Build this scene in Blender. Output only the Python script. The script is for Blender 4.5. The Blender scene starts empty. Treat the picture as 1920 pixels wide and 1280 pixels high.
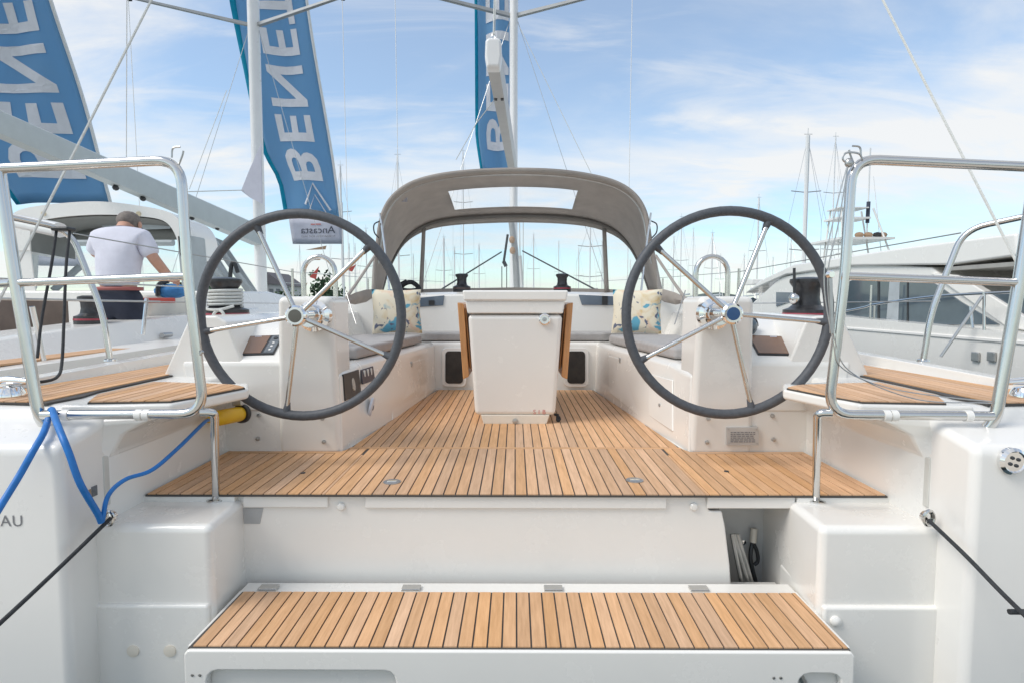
import bpy, bmesh, math, random
from mathutils import Vector, Matrix, Euler
random.seed(7)
S = bpy.context.scene
R = math.radians

# ------------------------------------------------------------------ camera
FPX = 1100.0
CAM = Vector((0, 0, .742))
PITCH = math.atan(75 / FPX); YAW = math.atan(6 / FPX)
cam_d = bpy.data.cameras.new('camera'); cam = bpy.data.objects.new('camera', cam_d)
S.collection.objects.link(cam); S.camera = cam
cam.location = CAM; cam.rotation_euler = (math.pi / 2 - PITCH, 0, YAW)
cam_d.sensor_width = 36; cam_d.lens = FPX / 1920 * 36
cam_d.clip_start = .05; cam_d.clip_end = 12000
S.render.resolution_x = 1024; S.render.resolution_y = 682
CR = Euler((math.pi / 2 - PITCH, 0, YAW)).to_matrix()

# ------------------------------------------------------------------ sky and sun
SUN_EL, SUN_AZ = 48, 247            # azimuth clockwise from +y
W = bpy.data.worlds.new('World'); S.world = W; W.use_nodes = True
wn = W.node_tree.nodes; wl = W.node_tree.links
for n in list(wn): wn.remove(n)
def wnode(t, **k):
    n = wn.new(t)
    for a, b in k.items(): setattr(n, a, b)
    return n
wo = wnode('ShaderNodeOutputWorld')
sky = wnode('ShaderNodeTexSky', sky_type='NISHITA', sun_disc=False)
sky.sun_elevation = R(SUN_EL); sky.sun_rotation = R(SUN_AZ)
sky.air_density = 1.0; sky.dust_density = .5; sky.ozone_density = 2.5
bg1 = wnode('ShaderNodeBackground'); bg1.inputs[1].default_value = .14
tint = wnode('ShaderNodeMix', data_type='RGBA', blend_type='MULTIPLY'); tint.inputs[0].default_value = 1
wl.new(sky.outputs[0], tint.inputs[6]); tint.inputs[7].default_value = (.86, 1.03, 1.06, 1)
wl.new(tint.outputs[2], bg1.inputs[0])
bg2 = wnode('ShaderNodeBackground'); bg2.inputs[0].default_value = (.86, .86, .85, 1); bg2.inputs[1].default_value = .80
tc = wnode('ShaderNodeTexCoord'); sep = wnode('ShaderNodeSeparateXYZ'); wl.new(tc.outputs['Generated'], sep.inputs[0])
def wmath(op, a, b=None, clamp=False):
    n = wnode('ShaderNodeMath', operation=op); n.use_clamp = clamp
    for i, q in enumerate((a, b)):
        if q is None: continue
        if isinstance(q, (int, float)): n.inputs[i].default_value = q
        else: wl.new(q, n.inputs[i])
    return n.outputs[0]
zc = wmath('ADD', wmath('MAXIMUM', sep.outputs[2], 0.0), .22)
ux = wmath('DIVIDE', sep.outputs[0], zc); uy = wmath('DIVIDE', sep.outputs[1], zc)
cmb = wnode('ShaderNodeCombineXYZ'); wl.new(ux, cmb.inputs[0]); wl.new(uy, cmb.inputs[1])
def cloud(scale, sx, sy, rot, loc, detail, rough, dist, lo, hi):
    mp = wnode('ShaderNodeMapping'); wl.new(cmb.outputs[0], mp.inputs[0])
    mp.inputs['Scale'].default_value = (sx, sy, 1); mp.inputs['Rotation'].default_value = (0, 0, R(rot)); mp.inputs['Location'].default_value = loc
    nz = wnode('ShaderNodeTexNoise'); wl.new(mp.outputs[0], nz.inputs[0])
    nz.inputs['Scale'].default_value = scale; nz.inputs['Detail'].default_value = detail
    nz.inputs['Roughness'].default_value = rough; nz.inputs['Distortion'].default_value = dist
    mr = wnode('ShaderNodeMapRange', interpolation_type='SMOOTHSTEP'); wl.new(nz.outputs[0], mr.inputs[0])
    mr.inputs[1].default_value = lo; mr.inputs[2].default_value = hi
    return mr.outputs[0]
c1 = cloud(1.05, .75, 1.25, 20, (3.1, 1.7, 0), 7, .55, .5, .38, .66)
c2 = cloud(2.6, .55, 1.7, -14, (8.3, 4.4, 0), 8, .6, .9, .46, .74)
cf = wmath('ADD', wmath('MULTIPLY', c1, .66), wmath('MULTIPLY', c2, .32))
cf = wmath('ADD', cf, .22, True)
cf = wmath('MINIMUM', cf, .93)
mx = wnode('ShaderNodeMixShader'); wl.new(cf, mx.inputs[0]); wl.new(bg1.outputs[0], mx.inputs[1]); wl.new(bg2.outputs[0], mx.inputs[2])
wl.new(mx.outputs[0], wo.inputs[0])
sd = bpy.data.lights.new('sun', 'SUN'); so = bpy.data.objects.new('sun', sd); S.collection.objects.link(so)
sd.energy = 1.75; sd.angle = R(28); sd.color = (1, .94, .86)
sdir = Vector((math.sin(R(SUN_AZ)) * math.cos(R(SUN_EL)), math.cos(R(SUN_AZ)) * math.cos(R(SUN_EL)), math.sin(R(SUN_EL))))
so.rotation_euler = sdir.to_track_quat('Z', 'Y').to_euler()
S.view_settings.view_transform = 'Standard'; S.view_settings.look = 'None'
S.view_settings.exposure = 0.44; S.view_settings.gamma = 1; S.view_settings.use_curve_mapping = False

# ------------------------------------------------------------------ pixel -> world (photo is 1920 x 1280)
def ray(px, py): return CR @ Vector(((px - 960) / FPX, -(py - 640) / FPX, -1))
def PY(px, py, y): r = ray(px, py); return CAM + r * (y / r.y)
def PZ(px, py, z): r = ray(px, py); return CAM + r * ((z - CAM.z) / r.z)
def PX(px, py, x): r = ray(px, py); return CAM + r * (x / r.x)
def PP(px, py, p, n):                      # ray against a plane
    r = ray(px, py); n = Vector(n); return CAM + r * ((Vector(p) - CAM).dot(n) / r.dot(n))

# ------------------------------------------------------------------ materials
MATS = {}
def mat(name, col, rough=.5, metal=0, var=.06, nscale=6, bump=0, bscale=40, coat=0, alpha=1, trans=0, spec=.5, stretch=(1, 1, 1), rnd=0, col2=None):
    if name in MATS: return MATS[name]
    m = bpy.data.materials.new(name); m.use_nodes = True
    nt = m.node_tree; N = nt.nodes; L = nt.links; b = N['Principled BSDF']
    b.inputs['Roughness'].default_value = rough; b.inputs['Metallic'].default_value = metal
    b.inputs['Coat Weight'].default_value = coat; b.inputs['Coat Roughness'].default_value = .08
    b.inputs['Alpha'].default_value = alpha; b.inputs['Transmission Weight'].default_value = trans
    b.inputs['Specular IOR Level'].default_value = spec
    t = N.new('ShaderNodeTexCoord'); mp = N.new('ShaderNodeMapping'); mp.inputs['Scale'].default_value = stretch
    L.new(t.outputs['Object'], mp.inputs[0])
    nz = N.new('ShaderNodeTexNoise'); nz.inputs['Scale'].default_value = nscale; nz.inputs['Detail'].default_value = 5; nz.inputs['Roughness'].default_value = .6
    L.new(mp.outputs[0], nz.inputs[0])
    cr = N.new('ShaderNodeValToRGB'); L.new(nz.outputs[0], cr.inputs[0])
    c = col; d = col2 or tuple(max(0, q * (1 - 2.2 * var)) for q in col)
    cr.color_ramp.elements[0].position = .3; cr.color_ramp.elements[1].position = .72
    cr.color_ramp.elements[0].color = (*d, 1); cr.color_ramp.elements[1].color = (*[min(1, q * (1 + var)) for q in c], 1)
    out = cr.outputs[0]
    if rnd:
        oi = N.new('ShaderNodeObjectInfo'); hs = N.new('ShaderNodeHueSaturation')
        mr = N.new('ShaderNodeMapRange'); L.new(oi.outputs['Random'], mr.inputs[0])
        mr.inputs[3].default_value = 1 - rnd; mr.inputs[4].default_value = 1 + rnd
        L.new(mr.outputs[0], hs.inputs['Value'])
        m2 = N.new('ShaderNodeMath'); m2.operation = 'MULTIPLY'; L.new(oi.outputs['Random'], m2.inputs[0]); m2.inputs[1].default_value = 7.31
        m3 = N.new('ShaderNodeMath'); m3.operation = 'FRACT'; L.new(m2.outputs[0], m3.inputs[0])
        mr2 = N.new('ShaderNodeMapRange'); L.new(m3.outputs[0], mr2.inputs[0]); mr2.inputs[3].default_value = 1 - rnd * .8; mr2.inputs[4].default_value = 1 + rnd * .8
        L.new(mr2.outputs[0], hs.inputs['Saturation'])
        L.new(out, hs.inputs['Color']); out = hs.outputs[0]
        # grain offset per piece
        va = N.new('ShaderNodeVectorMath'); va.operation = 'ADD'; L.new(t.outputs['Object'], va.inputs[0])
        cx = N.new('ShaderNodeCombineXYZ'); m4 = N.new('ShaderNodeMath'); m4.operation = 'MULTIPLY'; m4.inputs[1].default_value = 37; L.new(oi.outputs['Random'], m4.inputs[0])
        L.new(m4.outputs[0], cx.inputs[0]); L.new(m4.outputs[0], cx.inputs[2]); L.new(cx.outputs[0], va.inputs[1]); L.new(va.outputs[0], mp.inputs[0])
    L.new(out, b.inputs['Base Color'])
    if coat:                                        # handled surface: gloss is not even
        n3 = N.new('ShaderNodeTexNoise'); n3.inputs['Scale'].default_value = 4.5; n3.inputs['Detail'].default_value = 6; n3.inputs['Roughness'].default_value = .65; L.new(t.outputs['Object'], n3.inputs[0])
        m3_ = N.new('ShaderNodeMapRange'); L.new(n3.outputs[0], m3_.inputs[0]); m3_.inputs[1].default_value = .3; m3_.inputs[2].default_value = .7
        m3_.inputs[3].default_value = rough * .88; m3_.inputs[4].default_value = rough * 1.12; L.new(m3_.outputs[0], b.inputs['Roughness'])
    if bump:
        n2 = N.new('ShaderNodeTexNoise'); n2.inputs['Scale'].default_value = bscale; n2.inputs['Detail'].default_value = 3; L.new(mp.outputs[0], n2.inputs[0])
        bp = N.new('ShaderNodeBump'); bp.inputs['Strength'].default_value = bump; bp.inputs['Distance'].default_value = .01
        L.new(n2.outputs[0], bp.inputs['Height']); L.new(bp.outputs[0], b.inputs['Normal'])
    MATS[name] = m; return m
GEL = mat('gelcoat', (.83, .81, .765), .26, var=.012, nscale=2.2, coat=.35)
GEL2 = mat('gelcoat_cool', (.83, .81, .77), .3, var=.015, nscale=1.5, coat=.3)
NONSKID = mat('nonskid', (.74, .735, .715), .6, var=.02, nscale=30, bump=.12, bscale=260)
CREAM = mat('cream_gelcoat', (.76, .70, .60), .4, var=.03)
TEAK = mat('teak', (.69, .42, .235), .6, var=.08, nscale=9, stretch=(9, .7, 3), bump=.12, bscale=60, rnd=.13, col2=(.56, .325, .17))
TEAK_T = mat('teak_cross', (.69, .42, .235), .6, var=.08, nscale=9, stretch=(.7, 9, 3), bump=.12, bscale=60, rnd=.13, col2=(.56, .325, .17))
LEAF = mat('varnished_teak', (.60, .30, .11), .35, var=.12, nscale=7, stretch=(9, 9, .8), coat=.3, col2=(.45, .20, .07))
CAULK = mat('caulk', (.075, .068, .062), .7)
STEEL = mat('stainless', (.64, .63, .61), .16, 1, var=.02, nscale=14)
STEELD = mat('dull_steel', (.52, .52, .51), .35, .9, var=.06, nscale=20)
CHROME = mat('chrome', (.86, .85, .84), .06, 1, var=.01)
RIM = mat('rim_leather', (.085, .092, .104), .55, var=.1, nscale=60, bump=.1, bscale=200)
BLACK = mat('black_plastic', (.03, .032, .035), .42, var=.1)
GLASSD = mat('dark_glass', (.09, .12, .145), .04, var=.1, nscale=2, coat=.5)
PORT = mat('portlight', (.13, .17, .22), .08, var=.1, nscale=3, coat=.5)
SCREEN = mat('screen_wood_reflection', (.20, .105, .06), .2, var=.05, coat=.3)  # black plotter glass; the wood it reflects is painted in as brown
KEYP = mat('keypad', (.16, .18, .20), .45, var=.15, nscale=60)
CANVAS = mat('canvas', (.53, .485, .445), .85, var=.05, nscale=7, bump=.12, bscale=300)
CANVASD = mat('canvas_edge', (.20, .185, .17), .85, var=.05, nscale=9)
CUSH = mat('cushion_fabric', (.40, .39, .385), .9, var=.06, nscale=20, bump=.2, bscale=350)
ALU = mat('white_spar', (.78, .775, .76), .3, var=.02, nscale=3, coat=.2)
ALUG = mat('grey_spar', (.42, .42, .41), .4, .5, var=.05)
ROPE = mat('white_rope', (.62, .63, .60), .85, var=.05, nscale=60, bump=.4, bscale=180)
ROPEB = mat('black_rope', (.035, .038, .042), .8, var=.2, nscale=50, bump=.3, bscale=160)
BLUE = mat('blue_cable', (.012, .17, .52), .45, var=.08, nscale=30)
YEL = mat('yellow_plug', (.82, .50, .02), .4, var=.06)
REDL = mat('red_ring', (.33, .03, .05), .3, var=.1, coat=.3)
SAILC = mat('sail_cover', (.43, .47, .48), .8, var=.06, nscale=5, bump=.15, bscale=30)
SAILC2 = mat('spray_canvas', (.44, .48, .50), .8, var=.08, nscale=5)
FLAGB = mat('banner_blue', (.23, .46, .68), .8, var=.10, nscale=1.3, col2=(.27, .50, .72))
FLAGT = mat('banner_teal', (.01, .42, .60), .8, var=.08)
FLAGL = mat('banner_lettering', (.80, .80, .84), .85, var=.03); FLAGW = mat('banner_white', (.72, .72, .78), .85, var=.03)
INK = mat('ink', (.05, .06, .09), .7); GREYINK = mat('grey_ink', (.22, .22, .23), .5)
RED = mat('red_cloth', (.55, .10, .08), .8, var=.1); REDPRINT = mat('red_print', (.60, .17, .15), .6)
TANC = mat('tan_cloth', (.42, .28, .18), .8, var=.1)
SKIN = mat('skin', (.55, .30, .21), .55, var=.06, nscale=14)
SHIRT = mat('shirt', (.66, .66, .74), .85, var=.05, nscale=8, bump=.3, bscale=14)
NAVY = mat('navy_cloth', (.025, .03, .05), .85, var=.12, nscale=10)
HAIR = mat('grey_hair', (.20, .17, .15), .7, var=.15, nscale=50)
def translucent(m, f):
    N = m.node_tree.nodes; L = m.node_tree.links; b = N['Principled BSDF']; out = [n for n in N if n.type == 'OUTPUT_MATERIAL'][0]
    t = N.new('ShaderNodeBsdfTranslucent'); x = N.new('ShaderNodeMixShader'); x.inputs[0].default_value = f
    L.new(b.inputs['Base Color'].links[0].from_socket, t.inputs[0]); L.new(b.outputs[0], x.inputs[1]); L.new(t.outputs[0], x.inputs[2]); L.new(x.outputs[0], out.inputs[0])
for m_ in (CANVAS, FLAGB, FLAGT, FLAGW): translucent(m_, .42)
def clear(name, col, alpha, rough=.06):
    m = bpy.data.materials.new(name); m.use_nodes = True; N = m.node_tree.nodes; L = m.node_tree.links
    b = N['Principled BSDF']; b.inputs['Roughness'].default_value = rough
    nz = N.new('ShaderNodeTexNoise'); nz.inputs['Scale'].default_value = 3.5; nz.inputs['Detail'].default_value = 4
    mr = N.new('ShaderNodeMapRange'); L.new(nz.outputs[0], mr.inputs[0]); mr.inputs[1].default_value = .3; mr.inputs[2].default_value = .7
    mr.inputs[3].default_value = alpha * .7; mr.inputs[4].default_value = alpha * 1.3
    L.new(mr.outputs[0], b.inputs['Alpha']); b.inputs['Base Color'].default_value = (*col, 1)
    MATS[name] = m; return m
VINYL = clear('clear_vinyl', (.72, .80, .86), .10)

# pillow print: blotches of turquoise, coral and sand
def pillow_mat():
    m = bpy.data.materials.new('pillow_print'); m.use_nodes = True; N = m.node_tree.nodes; L = m.node_tree.links
    b = N['Principled BSDF']; b.inputs['Roughness'].default_value = .9
    t = N.new('ShaderNodeTexCoord')
    def blot(scale, loc, lo, hi, c1, prev):
        mp = N.new('ShaderNodeMapping'); mp.inputs['Location'].default_value = loc; L.new(t.outputs['Object'], mp.inputs[0])
        nz = N.new('ShaderNodeTexNoise'); nz.inputs['Scale'].default_value = scale; nz.inputs['Detail'].default_value = 3; nz.inputs['Distortion'].default_value = 1.2; L.new(mp.outputs[0], nz.inputs[0])
        mr = N.new('ShaderNodeMapRange'); mr.inputs[1].default_value = lo; mr.inputs[2].default_value = hi; L.new(nz.outputs[0], mr.inputs[0])
        mi = N.new('ShaderNodeMix'); mi.data_type = 'RGBA'; L.new(mr.outputs[0], mi.inputs[0])
        if isinstance(prev, tuple): mi.inputs[6].default_value = prev
        else: L.new(prev, mi.inputs[6])
        mi.inputs[7].default_value = c1; return mi.outputs[2]
    o = blot(7, (0, 0, 0), .5, .7, (.62, .46, .22, 1), (.72, .66, .52, 1))
    o = blot(5, (3, 1, 2), .57, .72, (.68, .42, .30, 1), o)
    o = blot(5.5, (9, 4, 1), .585, .63, (.12, .36, .48, 1), o)
    o = blot(13, (5, 7, 3), .62, .66, (.12, .14, .20, 1), o)
    L.new(o, b.inputs['Base Color']); MATS['pillow_print'] = m; return m
PILLOW = pillow_mat()

# ------------------------------------------------------------------ mesh builder
def V(*a): return Vector(a)
class MB:
    def __init__(s): s.v = []; s.f = []; s.mi = []
    def add(s, vs, fs, mi=0):
        o = len(s.v); s.v += [tuple(q) for q in vs]
        for f in fs: s.f.append([o + i for i in f]); s.mi.append(mi)
        return s
    def hexa(s, p, mi=0):                                  # 4 bottom + 4 top
        return s.add(p, [(0, 3, 2, 1), (4, 5, 6, 7), (0, 1, 5, 4), (1, 2, 6, 5), (2, 3, 7, 6), (3, 0, 4, 7)], mi)
    def box(s, x0, x1, y0, y1, z0, z1, mi=0):
        return s.hexa([(x0, y0, z0), (x1, y0, z0), (x1, y1, z0), (x0, y1, z0), (x0, y0, z1), (x1, y0, z1), (x1, y1, z1), (x0, y1, z1)], mi)
    def prism(s, poly, off, mi=0):
        n = len(poly); off = Vector(off); a = [Vector(p) for p in poly]; b = [p + off for p in a]
        return s.add(a + b, [list(range(n))[::-1], list(range(n, 2 * n))] + [(i, (i + 1) % n, n + (i + 1) % n, n + i) for i in range(n)], mi)
    def loft(s, rings, mi=0, cap=True, closed=True):
        n = len(rings[0]); vs = [p for r in rings for p in r]; fs = []
        for k in range(len(rings) - 1):
            for i in range(n if closed else n - 1):
                j = (i + 1) % n; fs.append((k * n + i, k * n + j, (k + 1) * n + j, (k + 1) * n + i))
        if cap and closed: fs += [list(range(n))[::-1], [(len(rings) - 1) * n + i for i in range(n)]]
        return s.add(vs, fs, mi)
    def tube(s, pts, r, n=10, closed=False, mi=0, cap=True):
        P = [Vector(p) for p in pts]; m = len(P); rr = r if isinstance(r, (list, tuple)) else [r] * m
        rings = []; up = None
        for i in range(m):
            if closed: t = P[(i + 1) % m] - P[i - 1]
            else: t = P[min(i + 1, m - 1)] - P[max(i - 1, 0)]
            t.normalize()
            if up is None:
                up = Vector((0, 0, 1)) if abs(t.z) < .9 else Vector((0, 1, 0))
            u = up - t * up.dot(t)
            if u.length < 1e-4: u = t.orthogonal()
            u.normalize(); w = t.cross(u); up = u
            rings.append([P[i] + (u * math.cos(2 * math.pi * k / n) + w * math.sin(2 * math.pi * k / n)) * rr[i] for k in range(n)])
        if closed: rings.append(rings[0])
        return s.loft(rings, mi, cap and not closed)
    def lathe(s, prof, o, axis=(0, 0, 1), n=24, mi=0):
        o = Vector(o); a = Vector(axis).normalized(); u = a.orthogonal().normalized(); w = a.cross(u)
        rings = [[o + a * h + (u * math.cos(2 * math.pi * k / n) + w * math.sin(2 * math.pi * k / n)) * max(r, 1e-4) for k in range(n)] for r, h in prof]
        return s.loft(rings, mi, True)
    def grid(s, fn, nu, nv, mi=0):
        vs = [fn(i / nu, j / nv) for j in range(nv + 1) for i in range(nu + 1)]
        fs = [(j * (nu + 1) + i, j * (nu + 1) + i + 1, (j + 1) * (nu + 1) + i + 1, (j + 1) * (nu + 1) + i) for j in range(nv) for i in range(nu)]
        return s.add(vs, fs, mi)
    def ball(s, c, r, n=12, mi=0):
        c = Vector(c); rx, ry, rz = r if isinstance(r, (tuple, list)) else (r, r, r)
        rings = []
        for k in range(n // 2 + 1):
            a = -math.pi / 2 + math.pi * k / (n // 2); q = max(math.cos(a), .001)
            rings.append([c + Vector((rx * q * math.cos(2 * math.pi * i / n), ry * q * math.sin(2 * math.pi * i / n), rz * math.sin(a))) for i in range(n)])
        return s.loft(rings, mi)
    def build(s, name, mats, parent=None, bevel=0, seg=3, smooth=True, ang=38, solid=0, label=None, subsurf=0):
        me = bpy.data.meshes.new(name); me.from_pydata(s.v, [], s.f)
        ml = mats if isinstance(mats, (list, tuple)) else [mats]
        for m in ml: me.materials.append(m)
        me.polygons.foreach_set('material_index', s.mi)
        b = bmesh.new(); b.from_mesh(me); bmesh.ops.recalc_face_normals(b, faces=b.faces[:]); b.to_mesh(me); b.free()
        if smooth:
            me.polygons.foreach_set('use_smooth', [True] * len(me.polygons)); me.set_sharp_from_angle(angle=R(ang))
        o = bpy.data.objects.new(name, me); S.collection.objects.link(o)
        if parent:
            o.parent = parent
            if parent.type == 'EMPTY': o.location = -parent.location
        if solid:
            md = o.modifiers.new('thickness', 'SOLIDIFY'); md.thickness = solid; md.offset = 0
        if bevel:
            md = o.modifiers.new('bevel', 'BEVEL'); md.width = bevel; md.segments = seg; md.limit_method = 'ANGLE'; md.angle_limit = R(30); md.harden_normals = smooth
        if subsurf:
            md = o.modifiers.new('sub', 'SUBSURF'); md.levels = subsurf; md.render_levels = subsurf
        if label: o['label'] = label
        return o
def thing(name, label, cat, loc=(0, 0, 0), group=None):
    o = bpy.data.objects.new(name, None); S.collection.objects.link(o); o.location = loc; o.empty_display_size = .2
    o['label'] = label; o['category'] = cat
    if group: o['group'] = group
    return o
def tag(o, label, cat, group=None):
    o['label'] = label; o['category'] = cat
    if group: o['group'] = group
    return o
def fillet(pts, r, n=6):
    P = [Vector(p) for p in pts]; out = [P[0]]
    for i in range(1, len(P) - 1):
        a = (P[i - 1] - P[i]); b = (P[i + 1] - P[i]); k = min(r, a.length * .48, b.length * .48)
        A = P[i] + a.normalized() * k; B = P[i] + b.normalized() * k
        for j in range(n + 1):
            t = j / n; out.append(A * (1 - t) ** 2 + P[i] * 2 * t * (1 - t) + B * t * t)
    out.append(P[-1]); return out
def spline(pts, n=8):
    P = [Vector(p) for p in pts]; P = [P[0] * 2 - P[1]] + P + [P[-1] * 2 - P[-2]]; out = []
    for i in range(1, len(P) - 2):
        for j in range(n):
            t = j / n
            out.append(.5 * ((2 * P[i]) + (-P[i - 1] + P[i + 1]) * t + (2 * P[i - 1] - 5 * P[i] + 4 * P[i + 1] - P[i + 2]) * t * t + (-P[i - 1] + 3 * P[i] - 3 * P[i + 1] + P[i + 2]) * t ** 3))
    out.append(P[-2]); return out
def mirror(p, s): p = Vector(p); return Vector((p.x * s, p.y, p.z))
def text_mesh(txt, size=1.0, space=1.0, bold=0.0):
    c = bpy.data.curves.new('t', 'FONT'); c.body = txt; c.size = size; c.space_character = space; c.resolution_u = 3; c.offset = bold
    o = bpy.data.objects.new('t', c); S.collection.objects.link(o)
    bpy.context.view_layer.update()
    me = bpy.data.meshes.new_from_object(o.evaluated_get(bpy.context.evaluated_depsgraph_get()))
    bpy.data.objects.remove(o)
    b = bmesh.new(); b.from_mesh(me); bmesh.ops.triangulate(b, faces=b.faces[:])
    for _ in range(2):
        L = [e for e in b.edges if e.calc_length() > size * .22]
        if L: bmesh.ops.subdivide_edges(b, edges=L, cuts=1)
        bmesh.ops.triangulate(b, faces=b.faces[:])
    vs = [v.co.copy() for v in b.verts]; b.verts.index_update(); fs = [[v.index for v in f.verts] for f in b.faces]; b.free()
    xs = [v.x for v in vs]; ys = [v.y for v in vs]
    return vs, fs, (min(xs), max(xs), min(ys), max(ys))

# ------------------------------------------------------------------ setting: water, shore
WZ = -.95
def water_mat():
    m = bpy.data.materials.new('water'); m.use_nodes = True; N = m.node_tree.nodes; L = m.node_tree.links; b = N['Principled BSDF']
    b.inputs['Base Color'].default_value = (.03, .06, .07, 1); b.inputs['Roughness'].default_value = .08
    t = N.new('ShaderNodeTexCoord'); nz = N.new('ShaderNodeTexNoise'); nz.inputs['Scale'].default_value = 2.2; nz.inputs['Detail'].default_value = 5; L.new(t.outputs['Object'], nz.inputs[0])
    bp = N.new('ShaderNodeBump'); bp.inputs['Strength'].default_value = .35; bp.inputs['Distance'].default_value = .1; L.new(nz.outputs[0], bp.inputs['Height']); L.new(bp.outputs[0], b.inputs['Normal'])
    return m
o = MB().add([(-5000, -3000, WZ), (5000, -3000, WZ), (5000, 7000, WZ), (-5000, 7000, WZ)], [(0, 1, 2, 3)]).build('water', water_mat()); o['kind'] = 'structure'
m = MB(); PT = mat('added_pontoon_bounce', (.62, .56, .47), .8, var=.12, nscale=5, stretch=(1, 8, 1))
m.box(-40, 40, -2.6, 1.15, -.75, -.56)  # dock underfoot, out of view; added in a pale warm tone to bounce light up
o = m.build('added_unseen_pontoon', PT); o['kind'] = 'structure'
SHORE = mat('shore_green', (.10, .13, .12), .9, var=.3, nscale=.02)
m = MB(); pts = []
for i in range(121):
    x = -1500 + i * 25; pts.append((x, 6 + 7 * math.sin(i * .37) + 4 * math.sin(i * 1.3 + 1)))
m.add([(x, 900, WZ - 1) for x, h in pts] + [(x, 940, max(2, h * .9)) for x, h in pts] + [(x, 1200, WZ) for x, h in pts],
      [(r * 121 + i, r * 121 + i + 1, (r + 1) * 121 + i + 1, (r + 1) * 121 + i) for r in range(2) for i in range(120)])
o = m.build('far_shore', SHORE); o['kind'] = 'structure'

# ================================================================== our sailing yacht
Y = thing('sailing_yacht', 'white sailing yacht seen from its stern, with teak cockpit and twin steering wheels', 'sailing yacht', (0, 6, WZ))
def part(mb, name, m, parent=None, **k): return mb.build(name, m, parent or Y, **k)
def beam(y):
    t = (y - 1.8) / 11.2; return 2.12 + .06 * math.sin(min(1, t * 2) * math.pi) - max(0, t - .45) ** 2 * 6.6
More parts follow.
